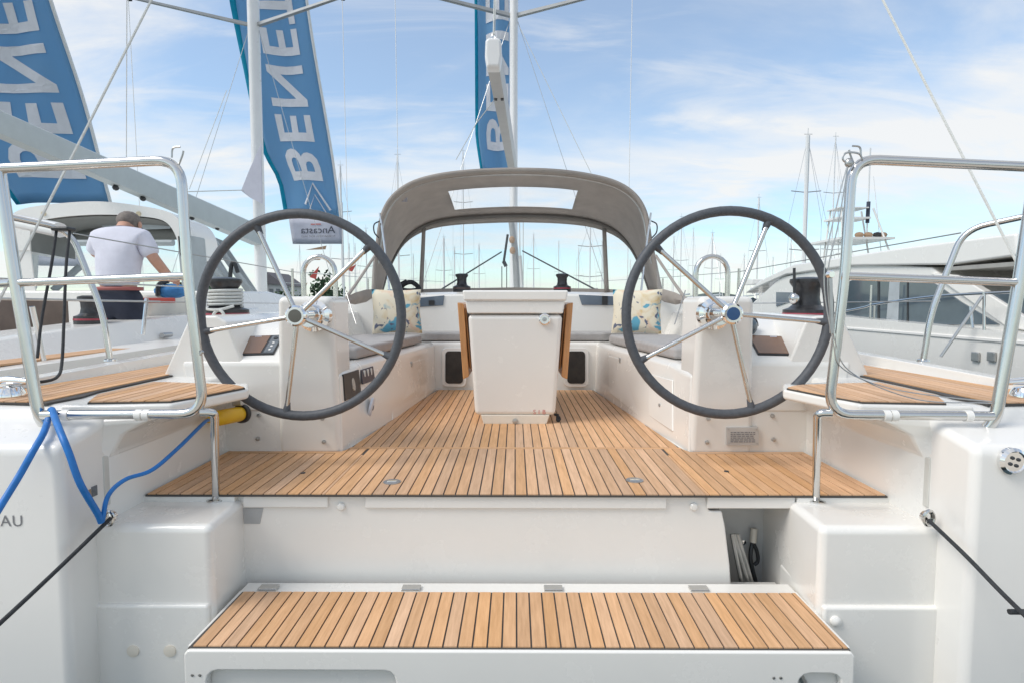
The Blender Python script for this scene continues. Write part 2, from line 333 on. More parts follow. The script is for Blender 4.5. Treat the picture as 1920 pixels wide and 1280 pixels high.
# hull body below the sole
rings = []
for i in range(25):
    y = 2.68 + i * .43; b = max(.04, beam(y)); rings.append([(-b, y, -.13), (-b * .97, y, -.5), (-b * .8, y, -1.15), (b * .8, y, -1.15), (b * .97, y, -.5), (b, y, -.13)])
part(MB().loft(rings), 'hull', GEL2, ang=25)
SEATZ = .385
for s in (-1, 1):
    M = lambda x, y, z: (x * s, y, z)
    # stern quarter: transom face, sloping top and side deck
    prof = [(1.83, -1.15), (1.83, .25), (1.862, .285), (2.02, .322), (2.058, .352), (2.075, .372), (3.2, .372), (3.2, -1.15)]
    pf = fillet([M(1.45, y, z) for y, z in ((1.83, -1.15), (1.83, .285), (2.03, .325), (2.075, .372), (2.6, .372), (3.2, .372))], .035, 7)
    part(MB().prism(pf + [Vector(M(1.45, 3.2, -1.15))], (.69 * s, 0, 0)), 'stern_quarter', GEL2, bevel=.03, seg=4, ang=40)
    # helm seat bulging into the cockpit
    bot = [(1.47, 1.99), (1.44, 2.06), (1.44, 2.45), (1.44, 2.9), (1.62, 2.9), (1.62, 1.99)]
    mid = [(1.47, 2.01), (1.405, 2.07), (1.37, 2.46), (1.41, 2.9), (1.62, 2.9), (1.62, 2.01)]
    top = [(1.47, 2.055), (1.235, 2.085), (1.125, 2.45), (1.20, 2.62), (1.62, 2.72), (1.62, 2.055)]
    mid2 = [(1.47, 2.03), (1.32, 2.075), (1.22, 2.47), (1.30, 2.75), (1.62, 2.9), (1.62, 2.03)]
    part(MB().loft([[M(x, y, -.04) for x, y in bot], [M(x, y, .20) for x, y in bot], [M(x, y, .27) for x, y in mid], [M(x, y, .315) for x, y in mid2], [M(x, y, .335) for x, y in top], [M(x, y, .376) for x, y in top]]), 'helm_seat', GEL, bevel=.012, seg=3, ang=75)
    # transom column
    part(MB().hexa([M(1.05, 1.972, -1.15), M(1.48, 1.972, -1.15), M(1.48, 2.6, -1.15), M(1.085, 2.6, -1.15), M(1.05, 1.972, -.03), M(1.48, 1.972, -.03), M(1.48, 2.6, -.03), M(1.085, 2.6, -.03)]), 'transom_column', GEL, bevel=.028, seg=4)
    part(MB().box(*sorted((1.062 * s, 1.5 * s)), 1.957, 2.3, -1.15, -.305), 'column_foot', GEL, bevel=.012)
    # raised coaming, bench and console sides
    def ring(y, xb, xt): return [M(xb, y, -.1), M(xb, y, 0), M(xt, y, .375), M(xt + .03, y, .40), M(1.33, y, .40), M(1.42, y, .64), M(1.47, y, .67), M(1.60, y, .67), M(1.74, y, .38), M(1.74, y, -.1)]
    part(MB().loft([ring(2.876, .862, .864), ring(3.1, .842, .872), ring(3.4, .80, .90), ring(4.3, .715, .76), ring(4.78, .675, .69), ring(5.4, .66, .68)]), 'bench', GEL, ang=50, bevel=.012)
    # side deck forward of the quarter
    rg = []
    for i in range(9):
        y = 3.2 + i * 1.2; rg.append([M(min(1.6, beam(y) - .3), y, -.2), M(min(1.6, beam(y) - .3), y, .372 + i * .008), M(beam(y), y, .372 + i * .012), M(beam(y), y, -.2)])
    part(MB().loft(rg), 'side_deck', GEL, bevel=.02)
    # lip under the teak edge
    part(MB().box(*sorted((1.088 * s, 1.447 * s)), 2.221, 2.25, -.045, -.0105), 'deck_lip', GEL, bevel=.003)
    # helm console
    part(MB().hexa([M(.870, 2.873, -.05), M(1.46, 2.873, -.05), M(1.46, 3.1, -.05), M(.870, 3.1, -.05), M(.872, 2.873, .40), M(1.46, 2.873, .40), M(1.46, 3.1, .40), M(.885, 3.1, .40)]), 'helm_console', GEL, bevel=.025, seg=4)
    part(MB().hexa([M(.864, 2.869, -.02), M(1.18, 2.869, -.02), M(1.18, 3.16, -.02), M(.89, 3.16, -.02), M(.875, 2.80, .765), M(1.14, 2.80, .765), M(1.12, 3.10, .765), M(.875, 3.10, .765)]), 'console_tower', GEL, bevel=.032, seg=5)
    wing = [(2.868, .2, 1.60), (2.868, .435, 1.645), (2.884, .458, 1.64), (3.24, .635, 1.52), (3.6, .66, 1.5), (3.6, .2, 1.66)]
    part(MB().loft([[M(1.12, y, z) for y, z, x in wing], [M(x, y, z) for y, z, x in wing]]), 'console_wing', GEL, bevel=.012)
    # bolts on the console
    for px, py in ((485, 778), (608, 782), (483, 822), (608, 827)):
        p = PY(px, py, 2.866); q = mirror((abs(p.x), 2.866 - (.17 * p.z if abs(p.x) < 1.18 else 0), p.z), s)
        part(MB().lathe([(0, -.006), (.009, -.005), (.011, .004)], q, (0, 1, 0), 10), 'bolt', STEELD)
    # handrail arch on the tower
    pts = [M(.905, 2.96, .74), M(.905, 2.96, .87)] + [M(.985 - .08 * math.cos(math.pi * k / 10), 2.96, .885 + .08 * math.sin(math.pi * k / 10)) for k in range(11)] + [M(1.065, 2.96, .87), M(1.065, 2.96, .74)]
    part(MB().tube(pts, .0125, 10), 'grab_rail', STEEL)
# sole, bulkhead, cabin
part(MB().box(-1.449, 1.449, 2.246, 5.5, -.058, -.007), 'cockpit_sole', GEL)
part(MB().hexa([(-.72, 4.925, -.1), (.72, 4.925, -.1), (.72, 5.5, -.1), (-.72, 5.5, -.1), (-.75, 4.965, .40), (.75, 4.965, .40), (.75, 5.5, .40), (-.75, 5.5, .40)]), 'forward_bench', GEL, bevel=.03, seg=4)
rg = []
for y, w, zt in ((5.30, 1.60, .78), (5.40, 1.585, .805), (6.5, 1.50, .83), (8.5, 1.25, .80), (10.2, .8, .70), (11.0, .5, .52)):
    rg.append([(-w - .1, y, .2), (-w, y, zt - .10), (-w + .12, y, zt), (0, y, zt + .03), (w - .12, y, zt), (w, y, zt - .10), (w + .1, y, .2)])
part(MB().loft(rg), 'coachroof', GEL, ang=40, bevel=.015)
rg = []
for i in range(10):
    y = 9.5 + i * .38; b = max(.05, beam(y)); rg.append([(-b, y, -.2), (-b, y, .46), (0, y, .50), (b, y, .46), (b, y, -.2)])
part(MB().loft(rg), 'foredeck', NONSKID)
# cabin portlights, companionway, dark lockers
for q in (((764, 561), (833, 554), (831, 573), (768, 577)), ((1085, 553), (1160, 556), (1160, 573), (1091, 572))):
    P = [PY(a, b, 5.29) for a, b in q]
    po = part(MB().prism(P, (0, .012, 0)), 'portlight', PORT, bevel=.004)
    x = (P[0].x * .36 + P[1].x * .64); MB().box(x - .02, x + .03, 5.283, 5.289, P[2].z + .004, P[0].z - .012).build('mullion', BLACK, po)
for s in (-1, 1):
    a = PY(852, 690, 4.935); cx = abs(a.x) * s
    def rr(w, h, r, y, cz):
        out = []
        for qx, qz, a0 in ((1, 1, 0), (-1, 1, 90), (-1, -1, 180), (1, -1, 270)):
            for k in range(5):
                t = R(a0 + k * 22.5); out.append((cx + qx * (w - r) + r * math.cos(t), y + (cz + qz * (h - r) + r * math.sin(t)) * .08 - .0, cz + qz * (h - r) + r * math.sin(t)))
        return out
    fr = part(MB().prism(rr(.105, .165, .045, 4.908, .19), (0, .02, 0)), 'locker_opening', GEL2, bevel=.006)
    MB().prism(rr(.075, .135, .03, 4.902, .19), (0, .004, 0)).build('dark_opening', mat('locker_dark', (.035, .028, .022), .5, var=.3, nscale=9), fr)
# bench locker doors, latch, speaker, engine panel
def lin(t, L):
    for (a, x), (b, y) in zip(L, L[1:]):
        if t <= b: return x + (y - x) * (t - a) / (b - a)
    return L[-1][1]
def onbench(px, py, s):
    r = ray(px, py); lo, hi = 1.0, 8.0
    def g(k):
        p = CAM + r * k; xb = lin(p.y, ((0, .862), (2.876, .862), (3.1, .842), (3.4, .80), (4.3, .715), (4.78, .675), (9, .66))); xt = lin(p.y, ((0, .864), (2.876, .864), (3.1, .872), (3.4, .90), (4.3, .76), (4.78, .69), (9, .68)))
        return abs(p.x) - (xb + (xt - xb) * p.z / .375)
    for _ in range(50):
        m = (lo + hi) / 2
        if g(m) < 0: lo = m
        else: hi = m
    return CAM + r * lo
def panel(q, s, th, name, m, **k):
    P = [onbench(a, b, s) for a, b in q]; n = (P[1] - P[0]).cross(P[2] - P[0]).normalized()
    if n.dot(CAM - P[0]) < 0: n = -n
    return part(MB().prism([p - n * .004 for p in P], n * (th + .004)), name, m, **k), P, n
GROOVE = mat('panel_shadow_gap', (.45, .40, .35), .6)
for q, s in ((((737, 692), (803, 668), (800, 742), (735, 788)), -1), (((1142, 666), (1196, 682), (1196, 778), (1142, 735)), 1)):
    d, P, n = panel(q, s, .004, 'locker_door', GEL, bevel=.004)
    c = P[0].lerp(P[1], .45) - Vector((0, 0, .0))
    MB().box(c.x - .012, c.x + .012, c.y - .02, c.y + .02, c.z - .028, c.z + .01).build('latch', STEELD, d, bevel=.004)
d, P, n = panel(((642, 701), (671, 692), (676, 738), (646, 751)), -1, .006, 'engine_panel', BLACK, bevel=.003)
c = (P[0] + P[1] + P[2] + P[3]) / 4
MB().lathe([(.034, .004), (.034, .012), (.028, .013), (.0, .011)], c, n, 20).build('gauge', mat('gauge_face', (.55, .52, .46), .3, var=.2, nscale=60), d)
d, P, n = panel(((676, 693), (698, 686), (702, 712), (679, 720)), -1, .006, 'switch_panel', mat('switch_plate', (.06, .055, .07), .4), bevel=.002)
for k in range(3):
    c = P[0].lerp(P[1], .22 + k * .28).lerp(P[3].lerp(P[2], .22 + k * .28), .42)
    MB().box(c.x - .006, c.x + .008, c.y - .008, c.y + .008, c.z - .028, c.z + .028).build('switch', GEL2, d, bevel=.002)
c = onbench(695, 763, -1); n = Vector((1, .1, -.2)).normalized()
sp = part(MB().lathe([(.058, -.004), (.058, .008), (.05, .012), (.0, .014)], c, n, 28), 'speaker', mat('speaker_white', (.72, .74, .80), .4))
MB().lathe([(.016, .013), (.014, .017), (0, .018)], c, n, 14).build('speaker_dome', KEYP, sp)
for q in (((1217, 700), (1262, 712), (1262, 808), (1217, 778)),):
    d, P, n = panel(q, 1, .005, 'shower_locker', GEL, bevel=.006)
    for t in (.3, .62):
        c = P[0].lerp(P[1], .5).lerp(P[3].lerp(P[2], .5), t); MB().lathe([(.009, 0), (.009, .009), (0, .01)], c, n, 10).build('button', STEELD, d)
# transom panels and lids under the teak edge
def yz(px, py): p = PY(px, py, 2.24); return p.x, p.z
tp = [Vector((-1.075, 2.241, -.011)), Vector((.742, 2.241, -.011)), PY(1330, 957, 2.241), PY(1354, 957, 2.241), PY(1360, 985, 2.241), PY(1369, 1060, 2.241), PY(1372, 1110, 2.241), Vector((-1.075, 2.241, -.40))]
part(MB().prism(tp, (0, .06, 0)), 'transom_panel', GEL, bevel=.008)
part(MB().box(-1.06, 1.06, 2.262, 2.33, -1.15, -.40), 'lower_transom', GEL)
part(MB().box(.45, 1.12, 2.50, 2.54, -1.1, -.062), 'locker_back', mat('locker_inside', (.62, .62, .60), .5, var=.04))
for x0, x1, z1 in ((-1.06, -.728, -.058), (-.584, .588, -.060), (.745, 1.085, -.058)):
    part(MB().box(x0, x1, 2.229, 2.30, z1, -.010), 'lid_edge', GEL, bevel=.005)
for px in (640, 1301):
    p = PY(px, 949, 2.238); part(MB().lathe([(.016, .004), (.016, -.004), (.011, -.009), (0, -.010)], p, (0, 1, 0), 16), 'fender_button', GEL)
part(MB().hexa([(-1.062, 2.2385, -.125), (-1.0, 2.2385, -.125), (-1.0, 2.248, -.125), (-1.062, 2.248, -.125), (-1.066, 2.2385, -.062), (-.985, 2.2385, -.062), (-.985, 2.248, -.062), (-1.066, 2.248, -.062)]), 'drain_recess', mat('recess_grey', (.45, .46, .46), .5))
# inside the open locker: struts, plug and cable
for a, b in ((1372, 1392), (1376, 1405), (1383, 1412)):
    part(MB().tube([PY(a, 1000, 2.40), PY(b, 1100, 2.36)], .009, 8), 'strut', STEELD)
part(MB().tube(spline([PY(1411, 1015, 2.46), PY(1407, 1040, 2.45), PY(1410, 1062, 2.44), PY(1420, 1100, 2.42)]), .009, 8), 'locker_cable', BLACK)
part(MB().tube(spline([PY(1413, 1018, 2.45), PY(1419, 1032, 2.45), PY(1421, 1050, 2.45), PY(1414, 1058, 2.45)]), .008, 8), 'locker_cable', BLACK)
part(MB().tube([PY(1414, 990, 2.47), PY(1412, 1016, 2.46)], .014, 10), 'cable_gland', CREAM)
for py in (1014, 1062): part(MB().lathe([(.012, 0), (.010, -.012), (0, -.014)], PY(1393, py, 2.496), (0, 1, 0), 12), 'bolt', CHROME)
# folding swim platform
F = 1.752
def fx(px): return PY(px, 1255, F).x
outer = [(-1.032, -.60), (-1.032, -.352), (-1.02, -.338), (1.04, -.338), (1.052, -.352), (1.052, -.60)]
def notch(x0, x1, zt, r):
    a = [(x1, -.60)] + [(x1 - r + r * math.cos(R(t)), zt - r + r * math.sin(R(t))) for t in (0, 30, 60, 90)] + [(x0 + r - r * math.sin(R(t)), zt - r + r * math.cos(R(t))) for t in (0, 30, 60, 90)] + [(x0, -.60)]
    return a
poly = outer + notch(fx(1497), fx(1578), -.408, .035) + notch(fx(388), fx(742), -.404, .035)
part(MB().prism([(x, F - .004, z) for x, z in poly], (0, .03, 0)), 'platform_front', GEL, bevel=.007)
pb = part(MB().box(-1.035, 1.054, F + .028, 2.135, -.60, -.34), 'swim_platform', GEL, bevel=.004)
for x in (fx(362), fx(376)): part(MB().lathe([(.005, -.003), (0, -.004)], (x, F - .003, -.418), (0, 1, 0), 8), 'screw', STEELD)
for x in (fx(1450), fx(1463)): part(MB().lathe([(.005, -.003), (0, -.004)], (x, F - .003, -.42), (0, 1, 0), 8), 'screw', STEELD)
part(MB().tube([(fx(1500), F + .022, -.41), (fx(1530), F + .02, -.50)], .011, 8), 'platform_strut', STEELD)
for px in (505, 772, 1037, 1308):
    p = PZ(px, 1099, -.335); part(MB().box(p.x - .035, p.x + .035, 2.125, 2.165, -.341, -.331), 'hinge', STEEL, bevel=.002)
part(MB().box(-1.035, 1.054, 2.118, 2.2, -.40, -.342), 'platform_hinge_rail', GEL, bevel=.006)
for px in (250, 319):
    p = PY(px, 1219, 1.957); part(MB().lathe([(.021, .004), (.021, -.004), (.012, -.006), (0, -.006)], p, (0, 1, 0), 20), 'fitting', CREAM)
p = PY(1566, 1163, 1.957); part(MB().lathe([(.019, .004), (.018, -.008), (.01, -.014), (0, -.015)], p, (0, 1, 0), 16), 'fitting', GEL)

# ---- teak decks
GAP = .0058; PIT = .0462
def deck(name, label, planks, caulk, z, cross=()):
    d = part(MB().prism([(x, y, z - .010) for x, y in caulk], (0, 0, .007)), name, CAULK, smooth=False, label=label)
    for k, p in enumerate(planks): MB().prism([(x, y, z - .0035) for x, y in p], (0, 0, .0045 + random.uniform(-.0003, .0003))).build('plank', TEAK, d, smooth=False)
    for p in cross: MB().prism([(x, y, z - .0035) for x, y in p], (0, 0, .0047)).build('plank', TEAK_T, d, smooth=False)
    return d
def strip(x0, x1, lo, hi, off=0.0):
    """fore-aft planks from x0 to x1; lo(x) and hi(x) give the ends"""
    out = []; n = math.ceil((x1 - x0) / PIT); i0 = math.floor((x0 - off) / PIT)
    for i in range(i0, i0 + n + 2):
        a = max(x0, off + i * PIT + GAP / 2); b = min(x1, off + (i + 1) * PIT - GAP / 2)
        if b - a < .008: continue
        if hi((a + b) / 2) - lo((a + b) / 2) < .02: continue
        out.append([(a, lo(a)), (b, lo(b)), (b, hi(b)), (a, hi(a))])
    return out
# aft section
A0, A1 = 2.222, 2.925
pl = strip(-.735, .735, lambda x: A0, lambda x: A1 if abs(x) < .82 else 2.83)
for s in (-1, 1):
    q = strip(.752, 1.425, lambda x: A0, lambda x: 2.925 if x < .842 else 2.826, .006)
    pl += [[(x * s, y) for x, y in p] for p in q]
    pl.append([(.738 * s, A0), (.748 * s, A0), (.748 * s, 2.80), (.738 * s, 2.80)])
cr = [[(s * .853, 2.832), (s * 1.425, 2.832), (s * 1.425, 2.868), (s * .853, 2.868)] for s in (-1, 1)]
cr.append([(-.842, 2.93), (.842, 2.93), (.84, 2.952), (-.84, 2.952)])
deck('aft_deck', 'pale teak planking at the stern end of the cockpit', pl, [(-1.432, 2.218), (1.432, 2.218), (1.432, 2.872), (.862, 2.872), (.845, 2.954), (-.845, 2.954), (-.862, 2.872), (-1.432, 2.872)], 0, cr)
# forward sole
def edge(y): return .838 + (.658 - .838) * (y - 2.95) / (4.9 - 2.95)
def ymax(x): a = abs(x); return 4.915 if a < .66 else max(2.95, 2.95 + (.838 - a) / (.838 - .658) * 1.95)
pl = strip(-.83, .83, lambda x: 2.957, lambda x: ymax(x) - .006)
deck('cockpit_deck', 'teak planking of the cockpit floor under the table', pl, [(-.842, 2.9545), (.842, 2.9545), (.662, 4.922), (-.662, 4.922)], 0)
# swim platform
pl = strip(-1.017, 1.036, lambda x: F + .012, lambda x: 2.108, .005)
deck('platform_deck', 'honey-coloured teak planking on the folded-down swim platform', pl, [(-1.022, F + .006), (1.041, F + .006), (1.036, 2.113), (-1.017, 2.113)], -.333)
# helm seats and side decks
def poly_y(poly, x):
    ys = []
    for i in range(len(poly)):
        (ax, ay), (bx, by) = poly[i], poly[(i + 1) % len(poly)]
        if ax != bx and min(ax, bx) <= x <= max(ax, bx): ys.append(ay + (by - ay) * (x - ax) / (bx - ax))
    return (min(ys), max(ys)) if len(ys) > 1 else (0, 0)
for s in (-1, 1):
    sp_ = [(1.53, 2.07), (1.25, 2.098), (1.19, 2.25), (1.135, 2.44), (1.22, 2.52), (1.40, 2.56), (1.62, 2.60), (1.62, 2.25)]
    q = strip(1.14, 1.615, lambda x: poly_y(sp_, x)[0] + .004, lambda x: poly_y(sp_, x)[1] - .004)
    deck('seat_deck', 'teak planking on the %s helm seat' % ('left' if s < 0 else 'right'), [[(x * s, y) for x, y in p] for p in q], [(x * s, y) for x, y in sp_], SEATZ)
    sdp = [(1.68, 2.075), (1.66, 2.22), (1.69, 2.35), (1.70, 3.3), (1.68, 6.0), (1.93, 6.0), (1.98, 3.3), (2.03, 2.5), (2.06, 2.10)]
    q = strip(1.70, 2.05, lambda x: poly_y(sdp, x)[0] + .004, lambda x: poly_y(sdp, x)[1] - .004)
    deck('side_deck_planking', 'weathered teak planking along the %s side deck' % ('left' if s < 0 else 'right'), [[(x * s, y) for x, y in p] for p in q], [(x * s, y) for x, y in sdp], .383)
    # bulwark strip outboard
    rg = []
    for i in range(10):
        y = 2.35 + i * .95; b = beam(y); rg.append([(s * (b - .10), y, .36), (s * (b - .09), y, .415 + i * .012), (s * (b - .01), y, .415 + i * .012), (s * b, y, .36)])
    part(MB().loft(rg), 'toe_rail', GEL, bevel=.006)
# deck latches in the aft teak
for px, py in ((735, 903), (1190, 900)):
    p = PZ(px, py, .001); l = part(MB().lathe([(.036, 0), (.036, .003), (.03, .004), (0, .003)], p, (0, 0, 1), 24), 'deck_latch', STEELD)
    MB().box(p.x - .02, p.x + .02, p.y - .008, p.y + .008, p.z + .003, p.z + .006).build('latch_ring', CHROME, l, bevel=.002)
for px, py in ((568, 886), (1362, 883)):
    p = PZ(px, py, .001); part(MB().lathe([(.011, 0), (.010, .003), (0, .003)], p, (0, 0, 1), 12), 'finger_hole', BLACK)

# ---- steering wheels
for s, hub, ends, lab in ((-1, (564, 592), ((485, 432), (690, 464), (383, 622), (719, 663), (537, 772)), 'left'), (1, (1364, 588), ((1437, 424), (1235, 467), (1548, 604), (1208, 672), (1409, 763)), 'right')):
    c = PY(*hub, 2.6); n = 64; rad = .447
    w = bpy.data.objects.new('steering_wheel', None); S.collection.objects.link(w); w.parent = Y; w.location = -Y.location; w['label'] = '%s steering wheel with dark grey leather rim and five steel spokes' % lab
    def wb(mb, name, m, **k):
        o = mb.build(name, m, None, **k); o.parent = w; return o
    wb(MB().tube([c + Vector((rad * math.cos(2 * math.pi * k / n), 0, rad * math.sin(2 * math.pi * k / n))) for k in range(n)], .0215, 14, True), 'rim', RIM)
    hc = c + Vector((0, -.035, 0))
    for e in ends:
        p = PY(*e, 2.6); d = (p - c); d.normalize(); a = hc + d * .03; b = c + d * (rad - .005)
        wb(MB().tube([a, b], .0105, 10), 'spoke', STEEL)
        wb(MB().tube([c + d * (rad - .055), c + d * (rad - .012)], [.0115, .018], 10), 'spoke_boot', RIM)
    wb(MB().lathe([(.02, .16), (.02, .02), (.042, .018), (.046, 0), (.046, -.028), (.038, -.036), (.028, -.036)], hc, (0, 1, 0), 24), 'hub', CHROME)
    wb(MB().lathe([(.03, -.030), (.028, -.040), (0, -.041)], hc, (0, 1, 0), 24), 'hub_cap', mat('hub_blue', (.03, .09, .22), .25) if s > 0 else mat('cap_dark', (.16, .15, .13), .3, .6))
    part(MB().lathe([(.05, .0), (.055, .02), (.055, .07), (.075, .075), (.075, .12)], hc + Vector((0, .125, -.005)), (0, 1, 0), 24), 'wheel_bearing', CHROME)
# chart plotters on the console wings
for s in (-1, 1):
    pn = Vector((0, -(.635 - .458), .356)).normalized(); p0 = Vector((0, 2.884, .459))
    q = [PP(a, b, p0, pn) for a, b in ((417, 667), (443, 633), (532, 630), (513, 665))]
    if s > 0: q = [mirror(p, -1) for p in q]
    d = part(MB().prism([p - pn * .003 for p in q], pn * .011), 'chart_plotter', BLACK, bevel=.002, label='chart plotter on the %s helm console' % ('left' if s < 0 else 'right'))
    L_ = lambda u, v: q[0].lerp(q[3], u).lerp(q[1].lerp(q[2], u), v)
    scr, key = ((.02, .74), (.79, .98)) if s < 0 else ((.25, .98), (.03, .2))
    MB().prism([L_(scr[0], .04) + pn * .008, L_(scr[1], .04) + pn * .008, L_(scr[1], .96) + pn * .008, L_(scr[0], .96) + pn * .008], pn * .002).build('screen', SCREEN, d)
    MB().prism([L_(key[0], .06) + pn * .008, L_(key[1], .06) + pn * .008, L_(key[1], .94) + pn * .008, L_(key[0], .94) + pn * .008], pn * .0018).build('keypad', KEYP, d)
    for v in (.2, .38, .56):
        c = L_((key[0] + key[1]) / 2, v) + pn * .0095; MB().lathe([(.007, 0), (.006, .002), (0, .002)], c, pn, 10).build('key', GEL2, d)
    c = L_((key[0] + key[1]) / 2, .8) + pn * .0095; MB().lathe([(.012, 0), (.011, .004), (0, .004)], c, pn, 14).build('knob', BLACK, d)
    MB().prism([L_(.42, .90) + pn * .0102, L_(.56, .90) + pn * .0102, L_(.56, .95) + pn * .0102, L_(.42, .95) + pn * .0102], pn * .0006).build('badge', FLAGW, d)
# compass / repeater behind the right tower
c = PY(1404, 612, 3.12)
ip = part(MB().ball(c, (.045, .045, .05), 16), 'compass', GLASSD); MB().tube([c + Vector((.045 * math.cos(t), 0, .055 * math.sin(t))) for t in [k * .3 for k in range(11)]], .007, 8).build('compass_bail', BLACK, ip)
# builder plate on the right console
P = [PY(a, b, 2.848) for a, b in ((1362, 800), (1422, 800), (1423, 834), (1363, 834))]
pl_ = part(MB().prism(P, (0, .02, 0)), 'builder_plate', mat('plate', (.55, .55, .54), .35, .3, var=.05), label='small engraved metal builder plate on right console')
for a, b in ((1366, 804), (1418, 804), (1419, 830), (1367, 830)): MB().lathe([(.004, -.004), (0, -.005)], PY(a, b, 2.848), (0, 1, 0), 8).build('rivet', STEELD, pl_)
def rows(parent, y, x0, x1, py0, py1, n, seed):
    rnd = random.Random(seed); g = MB()
    for k in range(n):
        py = py0 + (py1 - py0) * (k + .5) / n; x = x0
        while x < x1 - 3:
            w = rnd.uniform(2.5, 8); e = min(x + w, x1); a = PY(x, py - .9, y); b = PY(e, py + .9, y); g.box(a.x, b.x, y, y + .002, b.z, a.z); x = e + 1.6
    return g.build('engraving', GREYINK, parent, smooth=False)
rows(pl_, 2.8465, 1370, 1416, 808, 829, 6, 3)
# shore-power inlet on the left
# ---- cockpit table
T = bpy.data.objects.new('cockpit_table', None); S.collection.objects.link(T); T.parent = Y; T.location = -Y.location; T['label'] = 'white cockpit table with folded wooden leaves'
def tb(mb, name, m, **k):
    o = mb.build(name, m, None, **k); o.parent = T; return o
y0, y1 = 3.5, 4.62
def trap(zb, wb, zt, wt, ya=y0, yb=y1, ins=0): return [(-wb, ya + ins, zb), (wb, ya + ins, zb), (wb, yb, zb), (-wb, yb, zb), (-wt, ya, zt), (wt, ya, zt), (wt, yb, zt), (-wt, yb, zt)]
tb(MB().hexa(trap(.052, .245, .662, .283, ins=.03)), 'table_body', GEL, bevel=.028, seg=5)
tb(MB().hexa(trap(.668, .284, .742, .297, y0 - .006)), 'drawer_box', GEL, bevel=.008)
tb(MB().hexa(trap(.744, .305, .806, .314, y0 - .02)), 'table_top', GEL, bevel=.012, seg=4)
tb(MB().hexa(trap(-.002, .192, .056, .21, y0 + .03)), 'table_foot', CREAM, bevel=.006)
c = PY(1021, 599, 3.49); kn = tb(MB().lathe([(.034, .012), (.034, -.006), (.027, -.009), (.025, -.004), (0, -.004)], c, (0, 1, 0), 26), 'push_lock', CHROME)
MB().lathe([(.014, -.003), (.012, -.010), (0, -.011)], c, (0, 1, 0), 16).build('lock_button', STEELD, kn)
c = PY(966, 789, 3.525); tb(MB().lathe([(.018, .004), (.016, -.006), (0, -.008)], c, (0, 1, 0), 12), 'foot_bolt', STEELD)
for s in (-1, 1):
    tb(MB().hexa([(s * .283, y0 + .06, .285), (s * .318, y0 + .05, .27), (s * .318, y1 - .03, .27), (s * .283, y1 - .03, .285), (s * .312, y0 + .06, .725), (s * .350, y0 + .05, .735), (s * .350, y1 - .03, .735), (s * .312, y1 - .03, .725)]), 'table_leaf', LEAF, bevel=.006)
    tb(MB().hexa([(s * .270, y0 + .10, .33), (s * .280, y0 + .10, .33), (s * .280, y1 - .05, .33), (s * .270, y1 - .05, .33), (s * .300, y0 + .10, .70), (s * .310, y0 + .10, .70), (s * .310, y1 - .05, .70), (s * .300, y1 - .05, .70)]), 'inner_leaf', LEAF, bevel=.004)
# red three-letter mark near the foot of the table
tv, tf, bb = text_mesh('S I B', .05, 1.1)
a = PY(1000, 776, 3.5175); g = MB(); k_ = .075 / (bb[1] - bb[0])
def tabface(x, z): return Vector((x, 3.53 - (z - .052) / (.61) * .03 - .0018, z))
g.add([tabface(a.x + (v.x - bb[0]) * k_, a.z + (v.y - bb[2]) * k_) for v in tv], tf); tb(g, 'printed_mark', REDPRINT, smooth=False)
# black shackle and line end lying by the foot
g = MB(); c = PZ(1046, 785, .018)
g.tube(spline([c + Vector((-.02, 0, .03)), c + Vector((0, .01, .02)), c + Vector((.012, 0, .0)), c + Vector((-.004, -.012, -.006)), c + Vector((.0, .01, .03))], 6), .008, 8)
tag(g.build('rope_tail', ROPEB), 'short black rope tail lying at the foot of the cockpit table', 'rope')

